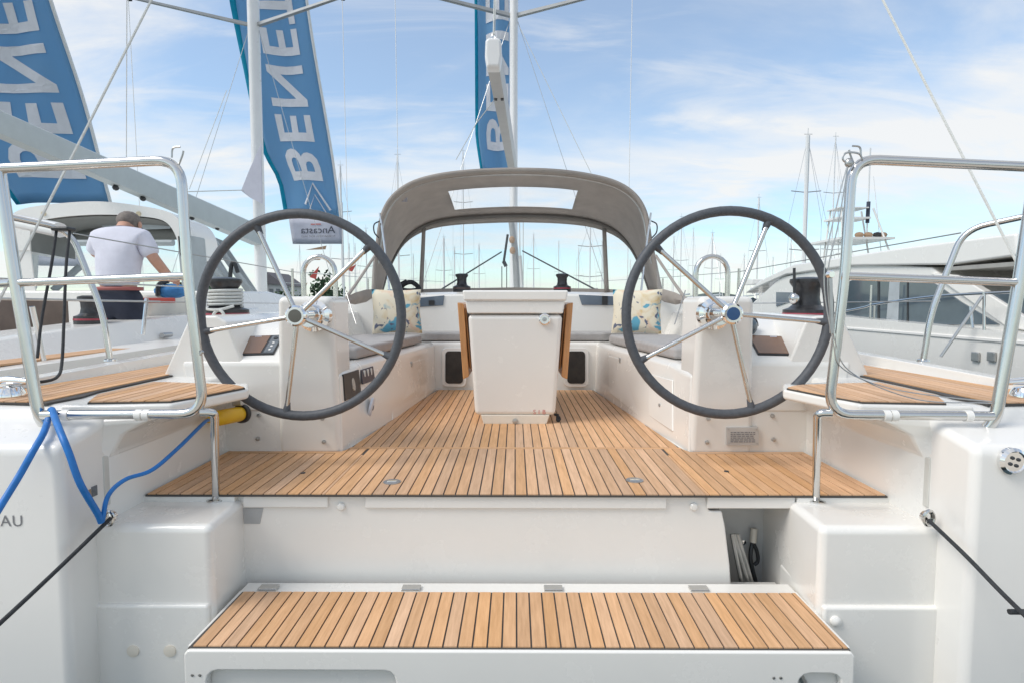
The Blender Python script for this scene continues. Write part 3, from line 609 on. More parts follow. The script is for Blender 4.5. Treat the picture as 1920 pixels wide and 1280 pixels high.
# ---- pushpit frames
for s in (-1, 1):
    lab = 'left' if s < 0 else 'right'
    G = bpy.data.objects.new('pushpit', None); S.collection.objects.link(G); G.parent = Y; G.location = -Y.location; G['label'] = 'polished steel stern rail frame on the %s quarter' % lab
    def gb(mb, name, m, **k):
        o = mb.build(name, m, None, **k); o.parent = G; return o
    m_ = lambda p: mirror((abs(p.x), p.y, p.z), s)
    rt = .0165; yr = 1.985
    # inner loop: top rail, inner post, bottom rail
    top_in = m_(PY(338, 300, yr)); top_out = m_(PY(-6, 322, yr)); bot_in = m_(PY(383, 775, yr)); bot_out = m_(PY(80, 777, yr))
    gb(MB().tube(fillet([m_(PY(-30, 318, yr)), top_in, m_(PY(352, 520, yr)), bot_in, bot_out], .085, 7), rt, 14), 'frame_tube', STEEL)
    gb(MB().tube(fillet([m_(PY(-2, 318, yr)), m_(PY(30, 530, yr)), m_(PY(72, 775, yr)), m_(PY(82, 800, yr)) + Vector((0, .01, 0)), m_(PY(112, 818, yr + .03))], .06, 6), rt * 1.15, 14), 'outer_post', STEEL)
    gb(MB().tube([m_(PY(22, 531, yr)), m_(PY(350, 518, yr))], .0135, 12), 'mid_rail', STEEL)
    gb(MB().tube([m_(PY(22, 531, yr)), m_(PY(-220, 545, yr + .15))], .0135, 12), 'outer_mid_rail', STEEL)
    gb(MB().tube(fillet([m_(PY(375, 772, yr)), m_(PY(402, 772, yr + .015)), m_(PZ(405, 936, -.028))], .03, 6), .014, 14), 'foot_post', STEEL)
    f = m_(PZ(405, 936, -.028)); gb(MB().lathe([(.034, -.004), (.034, .004), (.018, .010)], (f.x, f.y, -.028), (0, 0, 1), 20), 'foot_flange', STEEL)
    f = m_(PY(112, 818, yr + .03)); gb(MB().lathe([(.03, -.01), (.03, .004), (.018, .012)], (f.x, f.y, f.z), (0, -.35, .94), 20), 'foot_flange', STEEL)
    for px in (125, 262, 276):
        c = m_(PY(px, 777, yr)); gb(MB().tube([c - Vector((.011, 0, 0)), c + Vector((.011, 0, 0))], .0195, 14), 'rail_clamp', GEL2)
    # forward leg of the pushpit, out on the side deck
    ta = m_(PY(-40, 395, 2.85)); tcn = m_(PY(132, 432, 3.1)); ft = m_(PY(207, 676, 3.12))
    gb(MB().tube(fillet([top_out + Vector((s * .25, .1, -.02)), ta, tcn, m_(PY(192, 585, 3.12)), ft], .10, 7), .0155, 12), 'forward_leg', STEEL)
    gb(MB().lathe([(.032, 0), (.03, .01), (.018, .014)], ft, (0, 0, 1), 16), 'foot_flange', STEEL)
    # lifelines forward to the stanchions
    for dz, ps in ((0, tcn + Vector((0, .02, -.015))), (-.30, m_(PY(176, 565, 3.12)))):
        gb(MB().tube([ps, Vector((s * 2.12, 5.6, 1.02 + dz)), Vector((s * 2.0, 8.0, 1.06 + dz)), Vector((s * 1.3, 11.0, 1.1 + dz))], .0035, 6), 'lifeline', STEELD)
    for yy, xx in ((5.6, 2.12), (8.0, 2.0)):
        gb(MB().tube([Vector((s * xx, yy, .38)), Vector((s * xx, yy, 1.05))], .0125, 10), 'stanchion', STEEL)
    # gate hook and trip line at the inner top corner
    c = m_(PY(322, 296, yr)); gb(MB().tube(spline([c + Vector((-s * .0, 0, .0)), c + Vector((-s * .005, 0, .03)), c + Vector((-s * .03, 0, .035))], 5), .003, 6), 'hook', STEELD)
    gb(MB().tube(spline([c + Vector((-s * .02, 0, -.03)), c + Vector((-s * .035, 0, .005)), c + Vector((-s * .04, 0, .022))], 5), .003, 6), 'hook', STEELD)
    if s > 0:
        a = PY(1592, 300, 1.97)
        gb(MB().tube(spline([a + Vector((.01, 0, -.02)), a + Vector((-.02, 0, 0)), a + Vector((-.01, 0, .022)), a + Vector((.03, 0, .02)), a + Vector((.045, 0, .0))], 6), .0035, 6), 'wire_loop', STEELD)
        gb(MB().ball(a + Vector((0, 0, -.01)), (.014, .012, .016), 10), 'snap_shackle', STEELD)
        gb(MB().tube(spline([a, PY(1568, 390, 1.96), PY(1545, 520, 1.96), PY(1562, 640, 1.96), PY(1580, 690, 1.97), PY(1660, 725, 1.98), PY(1760, 742, 1.99), PY(1860, 752, 1.98)], 8), .002, 6), 'gate_wire', STEELD)
        gb(MB().tube(spline([a, PY(1572, 420, 1.97), PY(1552, 520, 1.97), PY(1566, 640, 1.97), PY(1600, 700, 1.98), PY(1720, 748, 2.0), PY(1860, 755, 1.98)], 8), .002, 6), 'gate_wire', STEELD)
        c = PY(1556, 535, 1.97); gb(MB().tube([c + Vector((0, 0, .03)), c + Vector((.012, 0, -.16))], .007, 8), 'rigging_screw', STEELD)
        gb(MB().lathe([(.010, -.012), (.015, 0), (.010, .012)], c + Vector((0, 0, .035)), (0, 1, 0), 14), 'snap_shackle', CHROME)
    else:
        for dz in (0,):
            c = PY(380, 658, 1.98); gb(MB().tube([c, c + Vector((-.03, 0, -.03))], .006, 6), 'pelican_hook', STEELD)
    # pull-up cleat on the quarter
    c = m_(PZ(18, 742, .385)); cl = part(MB().lathe([(.05, 0), (.05, .012), (.038, .035), (.0, .045)], c, (0, 0, 1), 20), 'cleat', CHROME)
    MB().tube([c + Vector((-.09, 0, .055)), c + Vector((0, 0, .062)), c + Vector((.09, 0, .055))], [.010, .016, .010], 10).build('cleat_horn', CHROME, cl)
# mooring eyes on the columns
for px, s in ((208, -1), (1737, 1)):
    c = PY(px, 968, 1.962); e = part(MB().lathe([(.022, .004), (.022, -.006), (.014, -.01), (0, -.01)], c, (0, 1, 0), 18), 'mooring_eye', CHROME)
    MB().tube([c + Vector((.017 * math.cos(k * .5236), -.012, .026 * math.sin(k * .5236))) for k in range(12)], .006, 8, True).build('eye_ring', STEEL, e)
# chrome deck filler / stern light on the right quarter
c = PY(1896, 863, 1.825); f_ = part(MB().lathe([(.042, .006), (.043, -.008), (.034, -.016), (.03, -.012), (0, -.012)], c, (0, 1, 0), 28), 'shower_fitting', CHROME)
for k in range(4): a = k * math.pi / 2 + .5; MB().ball(c + Vector((.014 * math.cos(a), -.013, .014 * math.sin(a))), .006, 8).build('rose_hole', BLACK, f_)
# moulded details on the inner stern wall (both sides)
for s in (-1, 1):
    part(MB().box(*sorted((s * 1.446, s * 1.456)), 2.02, 2.05, .02, .20), 'wall_slot', mat('slot_shade', (.66, .65, .60), .5), bevel=.004)
g = MB().box(-1.447, -1.452, 1.93, 1.955, .075, .105); part(g, 'sticker', TANC); part(MB().box(-1.447, -1.452, 1.96, 1.985, .075, .11), 'sticker', KEYP)
# raised letters on the left transom face
tv, tf, bb = text_mesh('BENETEAU', .05, 1.1)
a = PY(42, 986, 1.8285); k_ = .036 / (bb[3] - bb[2])
part(MB().add([(a.x - (bb[1] - v.x) * k_, 1.8285, a.z + (v.y - bb[2]) * k_) for v in tv], tf), 'transom_lettering', GREYINK, smooth=False)

# ---- winches
def winch(parent_fn, base, sc, ringmat, name='winch', lab=None, rope=False, top=True):
    b = Vector(base)
    w = parent_fn(MB().lathe([(.115 * sc, 0), (.12 * sc, .012 * sc), (.118 * sc, .075 * sc), (.09 * sc, .085 * sc), (.072 * sc, .10 * sc), (.064 * sc, .14 * sc), (.066 * sc, .19 * sc), (.084 * sc, .215 * sc), (.088 * sc, .225 * sc), (.086 * sc, .24 * sc), (.05 * sc, .25 * sc), (0, .25 * sc)], b, (0, 0, 1), 28), name, mat('winch_black', (.045, .045, .048), .33, .2, var=.2, nscale=30))
    if lab: w['label'] = lab
    MB().lathe([(.1205 * sc, .042 * sc), (.1225 * sc, .05 * sc), (.1205 * sc, .058 * sc)], b, (0, 0, 1), 28).build('ring', ringmat, w)
    return w
wl_ = PY(424, 604, 3.35); wr_ = PY(1510, 600, 3.35)
for p, s in ((wl_, -1), (wr_, 1)):
    b = Vector((s * 1.66, 3.36, .615)); w = winch(part, b, 1.05, REDL, lab='primary winch on the %s coaming' % ('left' if s < 0 else 'right'))
    part(MB().lathe([(.16, -.10), (.15, 0)], b, (0, 0, 1), 24), 'winch_plinth', GEL)
    if s < 0:
        tag(MB().tube([b + Vector((.088 * math.cos(k * .42), .088 * math.sin(k * .42), .095 + .010 * k * .42 / 6.283 * 1.9)) for k in range(78)], .0085, 8).build('coiled_line', ROPE), 'pale line wound round the left primary winch', 'rope')
        g = MB(); g.tube([b + Vector((.03 + .032 * math.cos(k * .3927), -.138 - .004 * math.sin(k), .035 + .042 * math.sin(k * .3927))) for k in range(16)], .0085, 8, True); g.tube(spline([b + Vector((-.09, -.06, .12)), b + Vector((-.05, -.12, .085)), b + Vector((.03, -.135, .08)), b + Vector((.09, -.09, .10))], 6), .008, 8)
        tag(g.build('line_loop', ROPE), 'loop of pale line hanging from the left primary winch', 'rope')
    else:
        h = PY(1490, 540, 3.3); part(MB().tube([h + Vector((0, 0, -.05)), h + Vector((-.006, 0, .11))], .008, 8), 'antenna_stub', BLACK); part(MB().ball(h + Vector((0, 0, -.06)), (.03, .03, .035), 10), 'antenna_base', STEEL)
for px, m_ in ((866, mat('winch_bronze', (.12, .08, .07), .4)), (1054, REDL)):
    p = PY(px, 545, 5.75); winch(part, (p.x, 5.75, .83), .72, m_)
# clutches and ropes on the coachroof
g = MB().tube(spline([(-1.12, 5.6, .83), (-1.05, 5.56, .90), (-.98, 5.6, .92), (-.92, 5.62, .86), (-1.0, 5.5, .84), (-1.1, 5.52, .87), (-1.02, 5.55, .93)], 8), .022, 8)
tag(g.build('rope_bundle', ROPEB), 'black rope bundle on the cabin roof behind the left wheel', 'rope')
# ---- seat cushions (loose)
for s in (-1, 1):
    lab = 'left' if s < 0 else 'right'
    def xt(y): return .905 + (.70 - .905) * (y - 3.1) / 1.65
    rg = []
    for y in (3.42, 3.8, 4.3, 4.74):
        a = xt(y) + .06 if y < 3.5 else xt(y) + .05
        rg.append([(s * a, y, .405), (s * 1.31, y, .405), (s * 1.31, y, .475), (s * (a + .005), y, .475)])
    tag(MB().loft(rg).build('bench_cushion', CUSH, bevel=.022, seg=4), 'long grey cushion on the %s cockpit bench' % lab, 'cushion', 'grey seat cushions')
    tag(MB().hexa([(s * .36, 4.985, .405), (s * .76, 4.985, .405), (s * 1.3, 5.30, .405), (s * .36, 5.30, .405), (s * .36, 4.985, .475), (s * .76, 4.985, .475), (s * 1.3, 5.30, .475), (s * .36, 5.30, .475)]).build('forward_cushion', CUSH, bevel=.02, seg=4), 'short grey cushion on the forward bench, %s of the table' % lab, 'cushion', 'grey seat cushions')
# ---- pillows
def pillow(c, w, h, d, rz, rx, lab, sh):
    g = MB()
    def f(sign):
        def fn(u, v):
            x = (u - .5) * 2; z = (v - .5) * 2
            e = (max(0, 1 - abs(x) ** 2.6) * max(0, 1 - abs(z) ** 2.6)) ** .45
            pin = 1 - .07 * (1 - abs(x)) * abs(z) ** 2 - .0; pinx = 1 - .07 * (1 - abs(z)) * abs(x) ** 2
            return Vector((x * w / 2 * pinx, sign * d / 2 * e, z * h / 2 * pin))
        return fn
    g.grid(f(-1), 14, 14); g.grid(f(1), 14, 14)
    o = g.build('throw_pillow', PILLOW, ang=80); o.location = c; o.rotation_euler = (R(rx), 0, R(rz)); tag(o, lab, 'pillow', 'printed throw pillows'); return o
p = PY(742, 595, 4.75); pillow(Vector((p.x, 4.8, .475 + .185)), .40, .37, .13, 14, -14, 'sand and turquoise printed throw pillow on the left bench', 0)
p = PY(1196, 592, 4.75); pillow(Vector((p.x, 4.8, .475 + .185)), .40, .37, .13, -16, -14, 'sand and coral printed throw pillow on the right bench', 3)

# ---- spray hood
D = bpy.data.objects.new('spray_hood', None); S.collection.objects.link(D); D.parent = Y; D.location = -Y.location; D['label'] = 'taupe canvas spray hood with clear windows over the companionway'
def db(mb, name, m, **k):
    o = mb.build(name, m, None, **k); o.parent = D; return o
near = [PY(a, b, 5.35) for a, b in ((700, 545), (703, 500), (709, 450), (717, 404), (736, 370), (770, 345), (820, 330), (885, 322), (960, 319), (1038, 321), (1102, 329), (1155, 343), (1190, 366), (1210, 400), (1219, 450), (1229, 500), (1240, 545))]
near[0].z = .80; near[-1].z = .80
fwd = [PY(a, b, 6.45) for a, b in ((716, 545), (728, 505), (745, 470), (765, 442), (790, 424), (820, 413), (860, 407), (905, 404), (962, 402), (1020, 403), (1066, 406), (1106, 412), (1138, 423), (1164, 440), (1186, 468), (1204, 505), (1218, 545))]
nr = spline(near, 5); fw = spline(fwd, 5); NN = len(nr) - 1
def at(L, u): t = u * NN; i = min(int(t), NN - 1); return L[i].lerp(L[i + 1], t - i)
def hood(u, v, bulge=.03):
    p = at(nr, u).lerp(at(fw, u), v); return p + Vector((0, 0, 1)) * bulge * math.sin(math.pi * v) * math.sin(math.pi * u) ** .5
v0, v1 = .40, .84
uL = lambda v: .378 - (v - v0) * .012; uR = lambda v: 1 - uL(v)
# photo window is 835..1090 wide
def um(u, v):
    a, b = uL(v), uR(v)
    return u * 3 * a if u < 1 / 3 else (a + (u - 1 / 3) * 3 * (b - a) if u < 2 / 3 else b + (u - 2 / 3) * 3 * (1 - b))
rowsv = [0, .12, .26, v0, .55, .70, v1, .92, 1]
can = MB(); win = MB(); nu = 54; off = len(rowsv)
vs = [hood(um(i / nu, v), v) for v in rowsv for i in range(nu + 1)]
fc, fwn = [], []
for j in range(len(rowsv) - 1):
    for i in range(nu):
        q = (j * (nu + 1) + i, j * (nu + 1) + i + 1, (j + 1) * (nu + 1) + i + 1, (j + 1) * (nu + 1) + i)
        (fwn if (nu // 3 <= i < 2 * nu // 3 and 3 <= j < 6) else fc).append(q)
db(MB().add(vs, fc), 'canvas', CANVAS, solid=.006, ang=60)
used = sorted({i for f in fwn for i in f}); ix = {k: n for n, k in enumerate(used)}
db(MB().add([vs[k] for k in used], [[ix[i] for i in f] for f in fwn]), 'roof_window', VINYL, ang=60)
db(MB().tube(nr, .020, 8), 'aft_hem', CANVAS); db(MB().tube([p + Vector((0, .10, -.018)) for p in nr[6:-6]], .011, 8), 'aft_hoop', STEELD)
db(MB().tube([p + Vector((0, -.02, -.02)) for p in fw], .018, 8), 'forward_hoop', CANVASD)
# windscreen: from forward hoop down to the coachroof
base = [Vector((p.x * 1.04, 6.75 - .9 * min(1, (abs(p.x) / 1.5)) ** 2 * .8, .80 + .03 * (1 - abs(p.x) / 1.6))) for p in fw]
def scr(u, v): return at(fw, u).lerp(at(base, u), v)
db(MB().grid(lambda u, v: scr(.08 + u * .84, .10 + .82 * v), 40, 3), 'windscreen', VINYL)
db(MB().grid(lambda u, v: scr(u, .10 * v) , 40, 1), 'screen_top_band', CANVAS, solid=.004)
db(MB().grid(lambda u, v: scr(u, .92 + .1 * v), 40, 1), 'screen_base_band', CANVAS, solid=.004)
for u in (.262, .738):
    db(MB().grid(lambda a, v: scr(u + (a - .5) * .016, .06 + v * .9) + Vector((0, -.01, 0)), 1, 8), 'screen_strap', CANVAS, solid=.004)
# side wings: clear triangles with canvas border along the coaming
for s in (-1, 1):
    def mm(px, py, y): p = PY(px, py, y); return Vector((abs(p.x) * s, p.y, p.z))
    A = mm(703, 480, 5.3); B = mm(648, 562, 4.35); Cc = mm(700, 548, 5.3); Bz = mm(655, 578, 4.35)
    db(MB().grid(lambda u, v: A.lerp(B, u).lerp(Cc.lerp(B, u), v), 6, 4), 'side_window', VINYL)
    db(MB().tube(spline([A, A.lerp(B, .55) + Vector((s * .02, 0, -.03)), B, B + Vector((-s * .03, 0, -.02))], 6), .012, 8), 'side_piping', CANVAS)
    rg = []
    for t, h in ((0, .03), (.3, .075), (.7, .085), (1, .06)):
        c = B.lerp(Cc, t); rg.append([c + Vector((0, 0, -h * .8)), c + Vector((s * .05, 0, -h * .3)), c + Vector((0, 0, h * .45)), c + Vector((-s * .03, 0, -h * .2))])
    db(MB().loft(rg), 'side_skirt', CANVAS, ang=70)
    # strut and dangling tape of the hood frame
    db(MB().tube([mm(712, 400, 5.34), mm(722, 470, 5.3), mm(732, 560, 5.2)], .009, 8), 'frame_strut', STEEL)
    c = mm(712, 415, 5.3); db(MB().tube(spline([c, c + Vector((s * .05, 0, -.03)), c + Vector((s * .05, 0, -.1)), c + Vector((s * .01, 0, -.15))], 6), .006, 6), 'tie_cord', BLACK)
    a = mm(690, 470, 5.2); b = mm(652, 555, 4.4)
    db(MB().tube([mm(648, 545, 4.35), mm(662, 590, 4.2), mm(668, 608, 4.15)], .004, 6), 'tie_strap', STEELD)
c = PY(758, 375, 5.6); db(MB().box(c.x - .03, c.x + .03, c.y - .01, c.y - .004, c.z - .02, c.z + .02), 'care_label', FLAGW)

# ---- mast, boom and rigging
MY = 10.4
def ellip(x, y, rx, ry, z, n=18): return [(x + rx * math.cos(2 * math.pi * k / n), y + ry * math.sin(2 * math.pi * k / n), z) for k in range(n)]
mx_ = PY(963, 200, MY).x
def rig(partf, x, my, zb, zt, rx, ry, spr, tipx, tipy, zsp, m=ALU):
    mo = partf(MB().loft([ellip(x, my, rx, ry, z) for z in (zb, 2, 6, zt)]), 'mast', m)
    for s in (-1, 1):
        partf(MB().loft([[(x + s * (rx - .02), my - .05, zsp - .035), (x + s * (rx - .02), my + .06, zsp - .02), (x + s * (rx - .02), my + .05, zsp + .03), (x + s * (rx - .02), my - .05, zsp + .02)],
                         [(x + s * tipx, tipy - .03, zsp + .13), (x + s * tipx, tipy + .05, zsp + .135), (x + s * tipx, tipy + .05, zsp + .165), (x + s * tipx, tipy - .03, zsp + .16)]]), 'spreader', ALUG)
        partf(MB().box(x + s * tipx - .03, x + s * tipx + .03, tipy - .05, tipy + .06, zsp + .10, zsp + .19), 'spreader_tip', BLACK)
        partf(MB().tube([(x + s * tipx, tipy, zsp + .12), (x + s * tipx, tipy + .1, .4)], .006, 6), 'shroud', ALU)
        partf(MB().tube([(x + s * tipx, tipy, zsp + .12), (x + s * tipx * .9, tipy, zsp + 5)], .006, 6), 'shroud', ALU)
        partf(MB().tube([(x + s * (rx), my, zsp - .1), (x + s * tipx * .92, tipy + .2, .4)], .005, 6), 'lower_shroud', STEELD)
    return mo
rig(part, mx_, MY, .60, 17.2, .070, .115, 2, 1.9, 9.75, 5.62)
part(MB().lathe([(.2, 0), (.2, .03), (.12, .09)], (mx_, MY, .70), (0, 0, 1), 20), 'mast_collar', STEELD)
# boom: end cap near the camera, gooseneck on the mast
be = PY(925, 100, 4.75); bgn = Vector((mx_, MY - .14, 2.93))
def bsec(c, w, h): return [c + Vector(q) for q in ((-w * .38, 0, -h * .5), (w * .38, 0, -h * .5), (w * .5, 0, -h * .1), (w * .46, 0, h * .42), (w * .3, 0, h * .5), (-w * .3, 0, h * .5), (-w * .46, 0, h * .42), (-w * .5, 0, -h * .1))]
bm = part(MB().loft([bsec(be + Vector((0, .06, 0)), .125, .215), bsec(bgn, .14, .24)]), 'boom', mat('boom_grey', (.50, .49, .47), .45, .2, var=.03), label='grey boom reaching aft over the spray hood', ang=25)
MB().loft([bsec(be + Vector((0, -.02, .0)), .115, .20), bsec(be, .133, .232), bsec(be + Vector((0, .09, 0)), .137, .236)]).build('end_cap', ALU, bm, bevel=.012, ang=30)
for dx in (-.03, .03):
    c = be.lerp(bgn, .15) + Vector((dx, 0, -.112)); MB().box(c.x - .013, c.x + .013, c.y - .02, c.y + .02, c.z - .01, c.z + .006).build('reef_slot', BLACK, bm)
c = be + Vector((0, .03, .115)); MB().tube([c + Vector((.014 * math.cos(k * .6283), 0, .02 + .024 * math.sin(k * .6283))) for k in range(10)], .005, 6, True).build('shackle', STEEL, bm)
part(MB().tube([c + Vector((0, 0, .04)), (mx_, MY - .1, 17)], .006, 6), 'topping_lift', ROPE)
part(MB().tube([c + Vector((.01, 0, .04)), c + Vector((.05, 2, 4))], .004, 6), 'lazy_jack', ROPE)
part(MB().tube([be.lerp(bgn, .22) + Vector((-.06, 0, .0)), PY(893, 232, 6.3), PY(855, 300, 6.3)], .004, 6), 'lazy_jack', ROPE)
part(MB().tube([(mx_ + .1, MY - .5, 5.2), (1.6, 9.3, 1.9)], .005, 6), 'lazy_jack', ROPE)
for s in (-1, 1):
    part(MB().tube([(s * 1.955, 1.95, .33), (0, MY + .1, 17)], .0055, 6), 'backstay', ROPE, label='%s leg of the split backstay' % ('left' if s < 0 else 'right'))
part(MB().tube([(0, 13.6, .5), (0, MY + .3, 16.5)], .02, 8), 'forestay', ALU)
# gear at the foot of the mast, seen through the windscreen
part(MB().tube([PY(958, 412, 9.8), PY(966, 470, 9.8), PY(970, 545, 9.8)], [.05, .055, .06], 10), 'vang', ALUG)
for a, b, r_, m in (((952, 440), (944, 495), .022, ROPEB), ((944, 490), (949, 500), .03, ROPEB), ((974, 412), (976, 545), .01, ROPE), ((981, 412), (981, 545), .008, ROPE), ((941, 500), (941, 545), .008, ROPEB), ((950, 500), (950, 545), .008, ROPEB), ((975, 480), (979, 540), .03, ROPE)):
    part(MB().tube([PY(*a, 9.7), PY(*b, 9.7)], r_, 6), 'halyard', m)
for px, py in ((960, 450), (961, 470)): part(MB().ball(PY(px, py, 9.66), (.05, .04, .06), 10), 'block', TANC)
for a, b in (((940, 473), (800, 560)), ((980, 471), (1140, 556))): part(MB().tube([PY(*a, 9.6), PY(*b, 7.5)], .012, 6), 'guy_line', ROPEB)

# ---- loose lines at the stern
c0 = PY(208, 970, 1.93)
tag(MB().tube(spline([c0, PY(120, 1055, 1.78), PY(35, 1135, 1.62), PY(-90, 1250, 1.4)], 8), .0065, 8).build('mooring_line', ROPEB), 'thin black mooring line running from the left mooring eye', 'mooring line', 'stern mooring lines')
g = MB().tube(spline([PY(1741, 974, 1.945), PY(1810, 1040, 1.80), PY(1880, 1112, 1.66), PY(1960, 1190, 1.5)], 8), .0065, 8)
q = PY(1905, 1146, 1.64); g.tube([q + Vector((-.02, 0, 0)), q + Vector((.05, 0, .0))], .008, 8)
tag(g.build('mooring_line', ROPEB), 'thin black mooring line running from the right mooring eye', 'mooring line', 'stern mooring lines')
SP = thing('shore_power_cable', 'bright blue shore-power cable with yellow plug draped over the left stern rail', 'power cable', tuple(PY(430, 790, 2.7)))
p1, p2 = PY(404, 784, 2.62), PY(450, 775, 2.78); ax = (p2 - p1).normalized(); ln = (p2 - p1).length
MB().lathe([(.012, -.05), (.02, -.02), (.032, 0), (.036, .02), (.036, ln - .02), (.034, ln)], p1, ax, 22).build('plug', YEL, SP)
MB().lathe([(.044, 0), (.046, .006), (.046, .022), (.04, .028)], p2, ax, 24).build('socket_ring', BLACK, SP)
MB().box(p2.x - .03, p2.x + .02, p2.y - .02, p2.y + .02, p2.z + .04, p2.z + .075).build('socket_lid', STEELD, SP, bevel=.008)
MB().tube(spline([p1 + ax * -.04, PY(382, 792, 2.42), PY(335, 838, 2.2), PY(285, 880, 2.05), PY(235, 898, 1.97), PY(203, 928, 1.92), PY(192, 975, 1.90)], 8), .0075, 8).build('thin_cable', BLUE, SP)
MB().tube(spline([PY(190, 978, 1.90), PY(182, 960, 1.885), PY(150, 905, 1.82), PY(130, 850, 1.815), PY(117, 818, 1.835), PY(105, 788, 1.91), PY(97, 767, 1.98), PY(92, 780, 1.995), PY(82, 810, 1.87), PY(62, 845, 1.80), PY(35, 893, 1.76), PY(-5, 958, 1.68), PY(-60, 1050, 1.5)], 8), .0105, 10).build('thick_cable', BLUE, SP)
RB = thing('black_tackle', 'black double line hanging from a white pole by the left stern rail', 'rope', tuple(PY(115, 700, 2.9)))
for pts in (((106, 432), (96, 500), (78, 600), (70, 670)), ((131, 432), (124, 500), (120, 600), (116, 680), (108, 705), (85, 714), (40, 718))):
    MB().tube(spline([PY(a, b, 2.9 - .1 * k) for k, (a, b) in enumerate(pts)], 6), .0065, 8).build('line', ROPEB, RB)
MB().box(*sorted((PY(102, 440, 2.9).x, PY(136, 440, 2.9).x)), 2.87, 2.93, PY(110, 434, 2.9).z, PY(110, 426, 2.9).z).build('block', BLACK, RB, bevel=.01)

# ================================================================== neighbouring sailing yacht on the left
NX = -4.85
NB = thing('neighbour_sailing_yacht', 'white sailing yacht moored on the left with hard top and long grey boom', 'sailing yacht', (NX, 7, WZ))
def nb(mb, name, m, **k): return mb.build(name, m, NB, **k)
rg = []
for i in range(24):
    y = 2.1 + i * .62; t = i / 23; b = max(.05, 2.05 + .12 * math.sin(min(1, t * 2) * math.pi) - max(0, t - .45) ** 2 * 6.8)
    rg.append([(NX - b, y, .36 + t * .2), (NX - b * .97, y, -.5), (NX - b * .8, y, -1.15), (NX + b * .8, y, -1.15), (NX + b * .97, y, -.5), (NX + b, y, .36 + t * .2)])
nb(MB().loft(rg), 'hull', GEL2, ang=25)
for s in (-1, 1):
    M = lambda x, y, z: (NX + x * s, y, z)
    nb(MB().loft([[M(1.05, y, .3), M(1.12, y, zt - .04), M(1.2, y, zt), M(1.58, y, zt), M(1.74, y, .35)] for y, zt in ((3.0, .44), (3.9, .52), (5.0, .58), (7.5, .66))]), 'coaming', GEL, bevel=.02)
    nb(MB().box(*sorted((NX + s * 1.76, NX + s * 1.96)), 2.2, 6, .38, .392), 'side_deck_teak', TEAK)
nb(MB().loft([[(NX - 1.5, y, .4), (NX - 1.3, y, zt), (NX + 1.3, y, zt), (NX + 1.5, y, .4)] for y, zt in ((6.6, .86), (8.5, .88), (11.5, .6))]), 'coachroof', GEL, bevel=.03)
nb(MB().box(NX - .3, NX + .35, 4.7, 5.9, .36, .76), 'cockpit_table', mat('brown_table', (.16, .12, .10), .5, var=.1), bevel=.01)
nb(MB().box(NX + .85, NX + 1.35, 5.6, 6.6, .45, .80), 'sun_cushion', mat('cream_cushion', (.70, .67, .60), .7, var=.03), bevel=.06, seg=4)
winch(nb, (NX + 1.42, 4.72, .55), .95, REDL, lab='grey winch on the neighbouring coaming')
p = PX(312, 628, NX + 1.42 + .3); nb(MB().tube([p + Vector((0, -.07, 0)), p + Vector((0, .07, 0))], .022, 10), 'fairlead', STEELD)
# hard top
hb = 6.6
def hp(px, py, y=hb): return PY(px, py, y)
arc_o = spline([hp(16, 470), hp(18, 420), hp(32, 396), hp(90, 384), hp(180, 378), hp(260, 386), hp(320, 400), hp(345, 430), hp(352, 480)], 6)
arc_i = spline([hp(56, 470), hp(56, 440), hp(66, 418), hp(110, 408), hp(180, 403), hp(250, 405), hp(305, 414), hp(328, 440), hp(338, 480)], 6)
nb(MB().loft([[a, a + Vector((0, .7, -.04)), b + Vector((0, .7, -.04)), b] for a, b in zip(arc_o, arc_i)]), 'hard_top', GEL, ang=50, label='white hard top with dim underside')
nb(MB().loft([[hp(18, 455, 6.615), hp(57, 455, 6.615), hp(57, 455, 7.1), hp(18, 455, 7.1)], [hp(50, 600, 6.615), hp(75, 600, 6.615), hp(75, 600, 7.1), hp(50, 600, 7.1)]]), 'pillar', GEL, bevel=.02)
nb(MB().loft([[hp(330, 440), hp(350, 440), hp(350, 440) + Vector((0, .4, 0)), hp(330, 440) + Vector((0, .4, 0))], [hp(345, 590), hp(362, 590), hp(362, 590) + Vector((0, .4, 0)), hp(345, 590) + Vector((0, .4, 0))]]), 'pillar', SAILC, bevel=.02)
for px, py in ((82, 401), (260, 401)): nb(MB().lathe([(.026, 0), (.024, -.012), (0, -.014)], hp(px, py, hb - .004), (0, 1, .3), 14), 'spot_light', mat('lamp_glass', (.75, .65, .45), .3))
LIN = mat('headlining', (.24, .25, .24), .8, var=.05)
dn = Vector((0, 0, -.012))
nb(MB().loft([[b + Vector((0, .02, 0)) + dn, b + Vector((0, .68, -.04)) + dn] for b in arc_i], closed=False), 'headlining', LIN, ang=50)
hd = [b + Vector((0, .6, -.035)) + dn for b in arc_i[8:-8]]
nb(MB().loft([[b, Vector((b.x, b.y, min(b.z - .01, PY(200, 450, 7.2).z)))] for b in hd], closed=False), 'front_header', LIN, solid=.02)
nb(MB().prism([PY(182, 421, 7.12), PY(322, 419, 7.12), PY(318, 429, 7.12), PY(212, 433, 7.12)], (0, .02, 0)), 'skylight', mat('skylight_pane', (.62, .70, .76), .2))
# windshield under the hard top
q = [hp(64, 455, 8.3), hp(325, 455, 8.3), hp(335, 540, 8.6), hp(60, 540, 8.6)]
nb(MB().prism(q, (0, .02, 0)), 'windscreen', VINYL)
nb(MB().tube([q[0], q[1]], .05, 8), 'screen_frame', SAILC); nb(MB().tube([q[0], q[3]], .06, 8), 'screen_frame', SAILC)
nb(MB().tube([PY(150, 500, 7.2), PY(100, 545, 7.0)], .04, 8), 'screen_stay', SAILC)
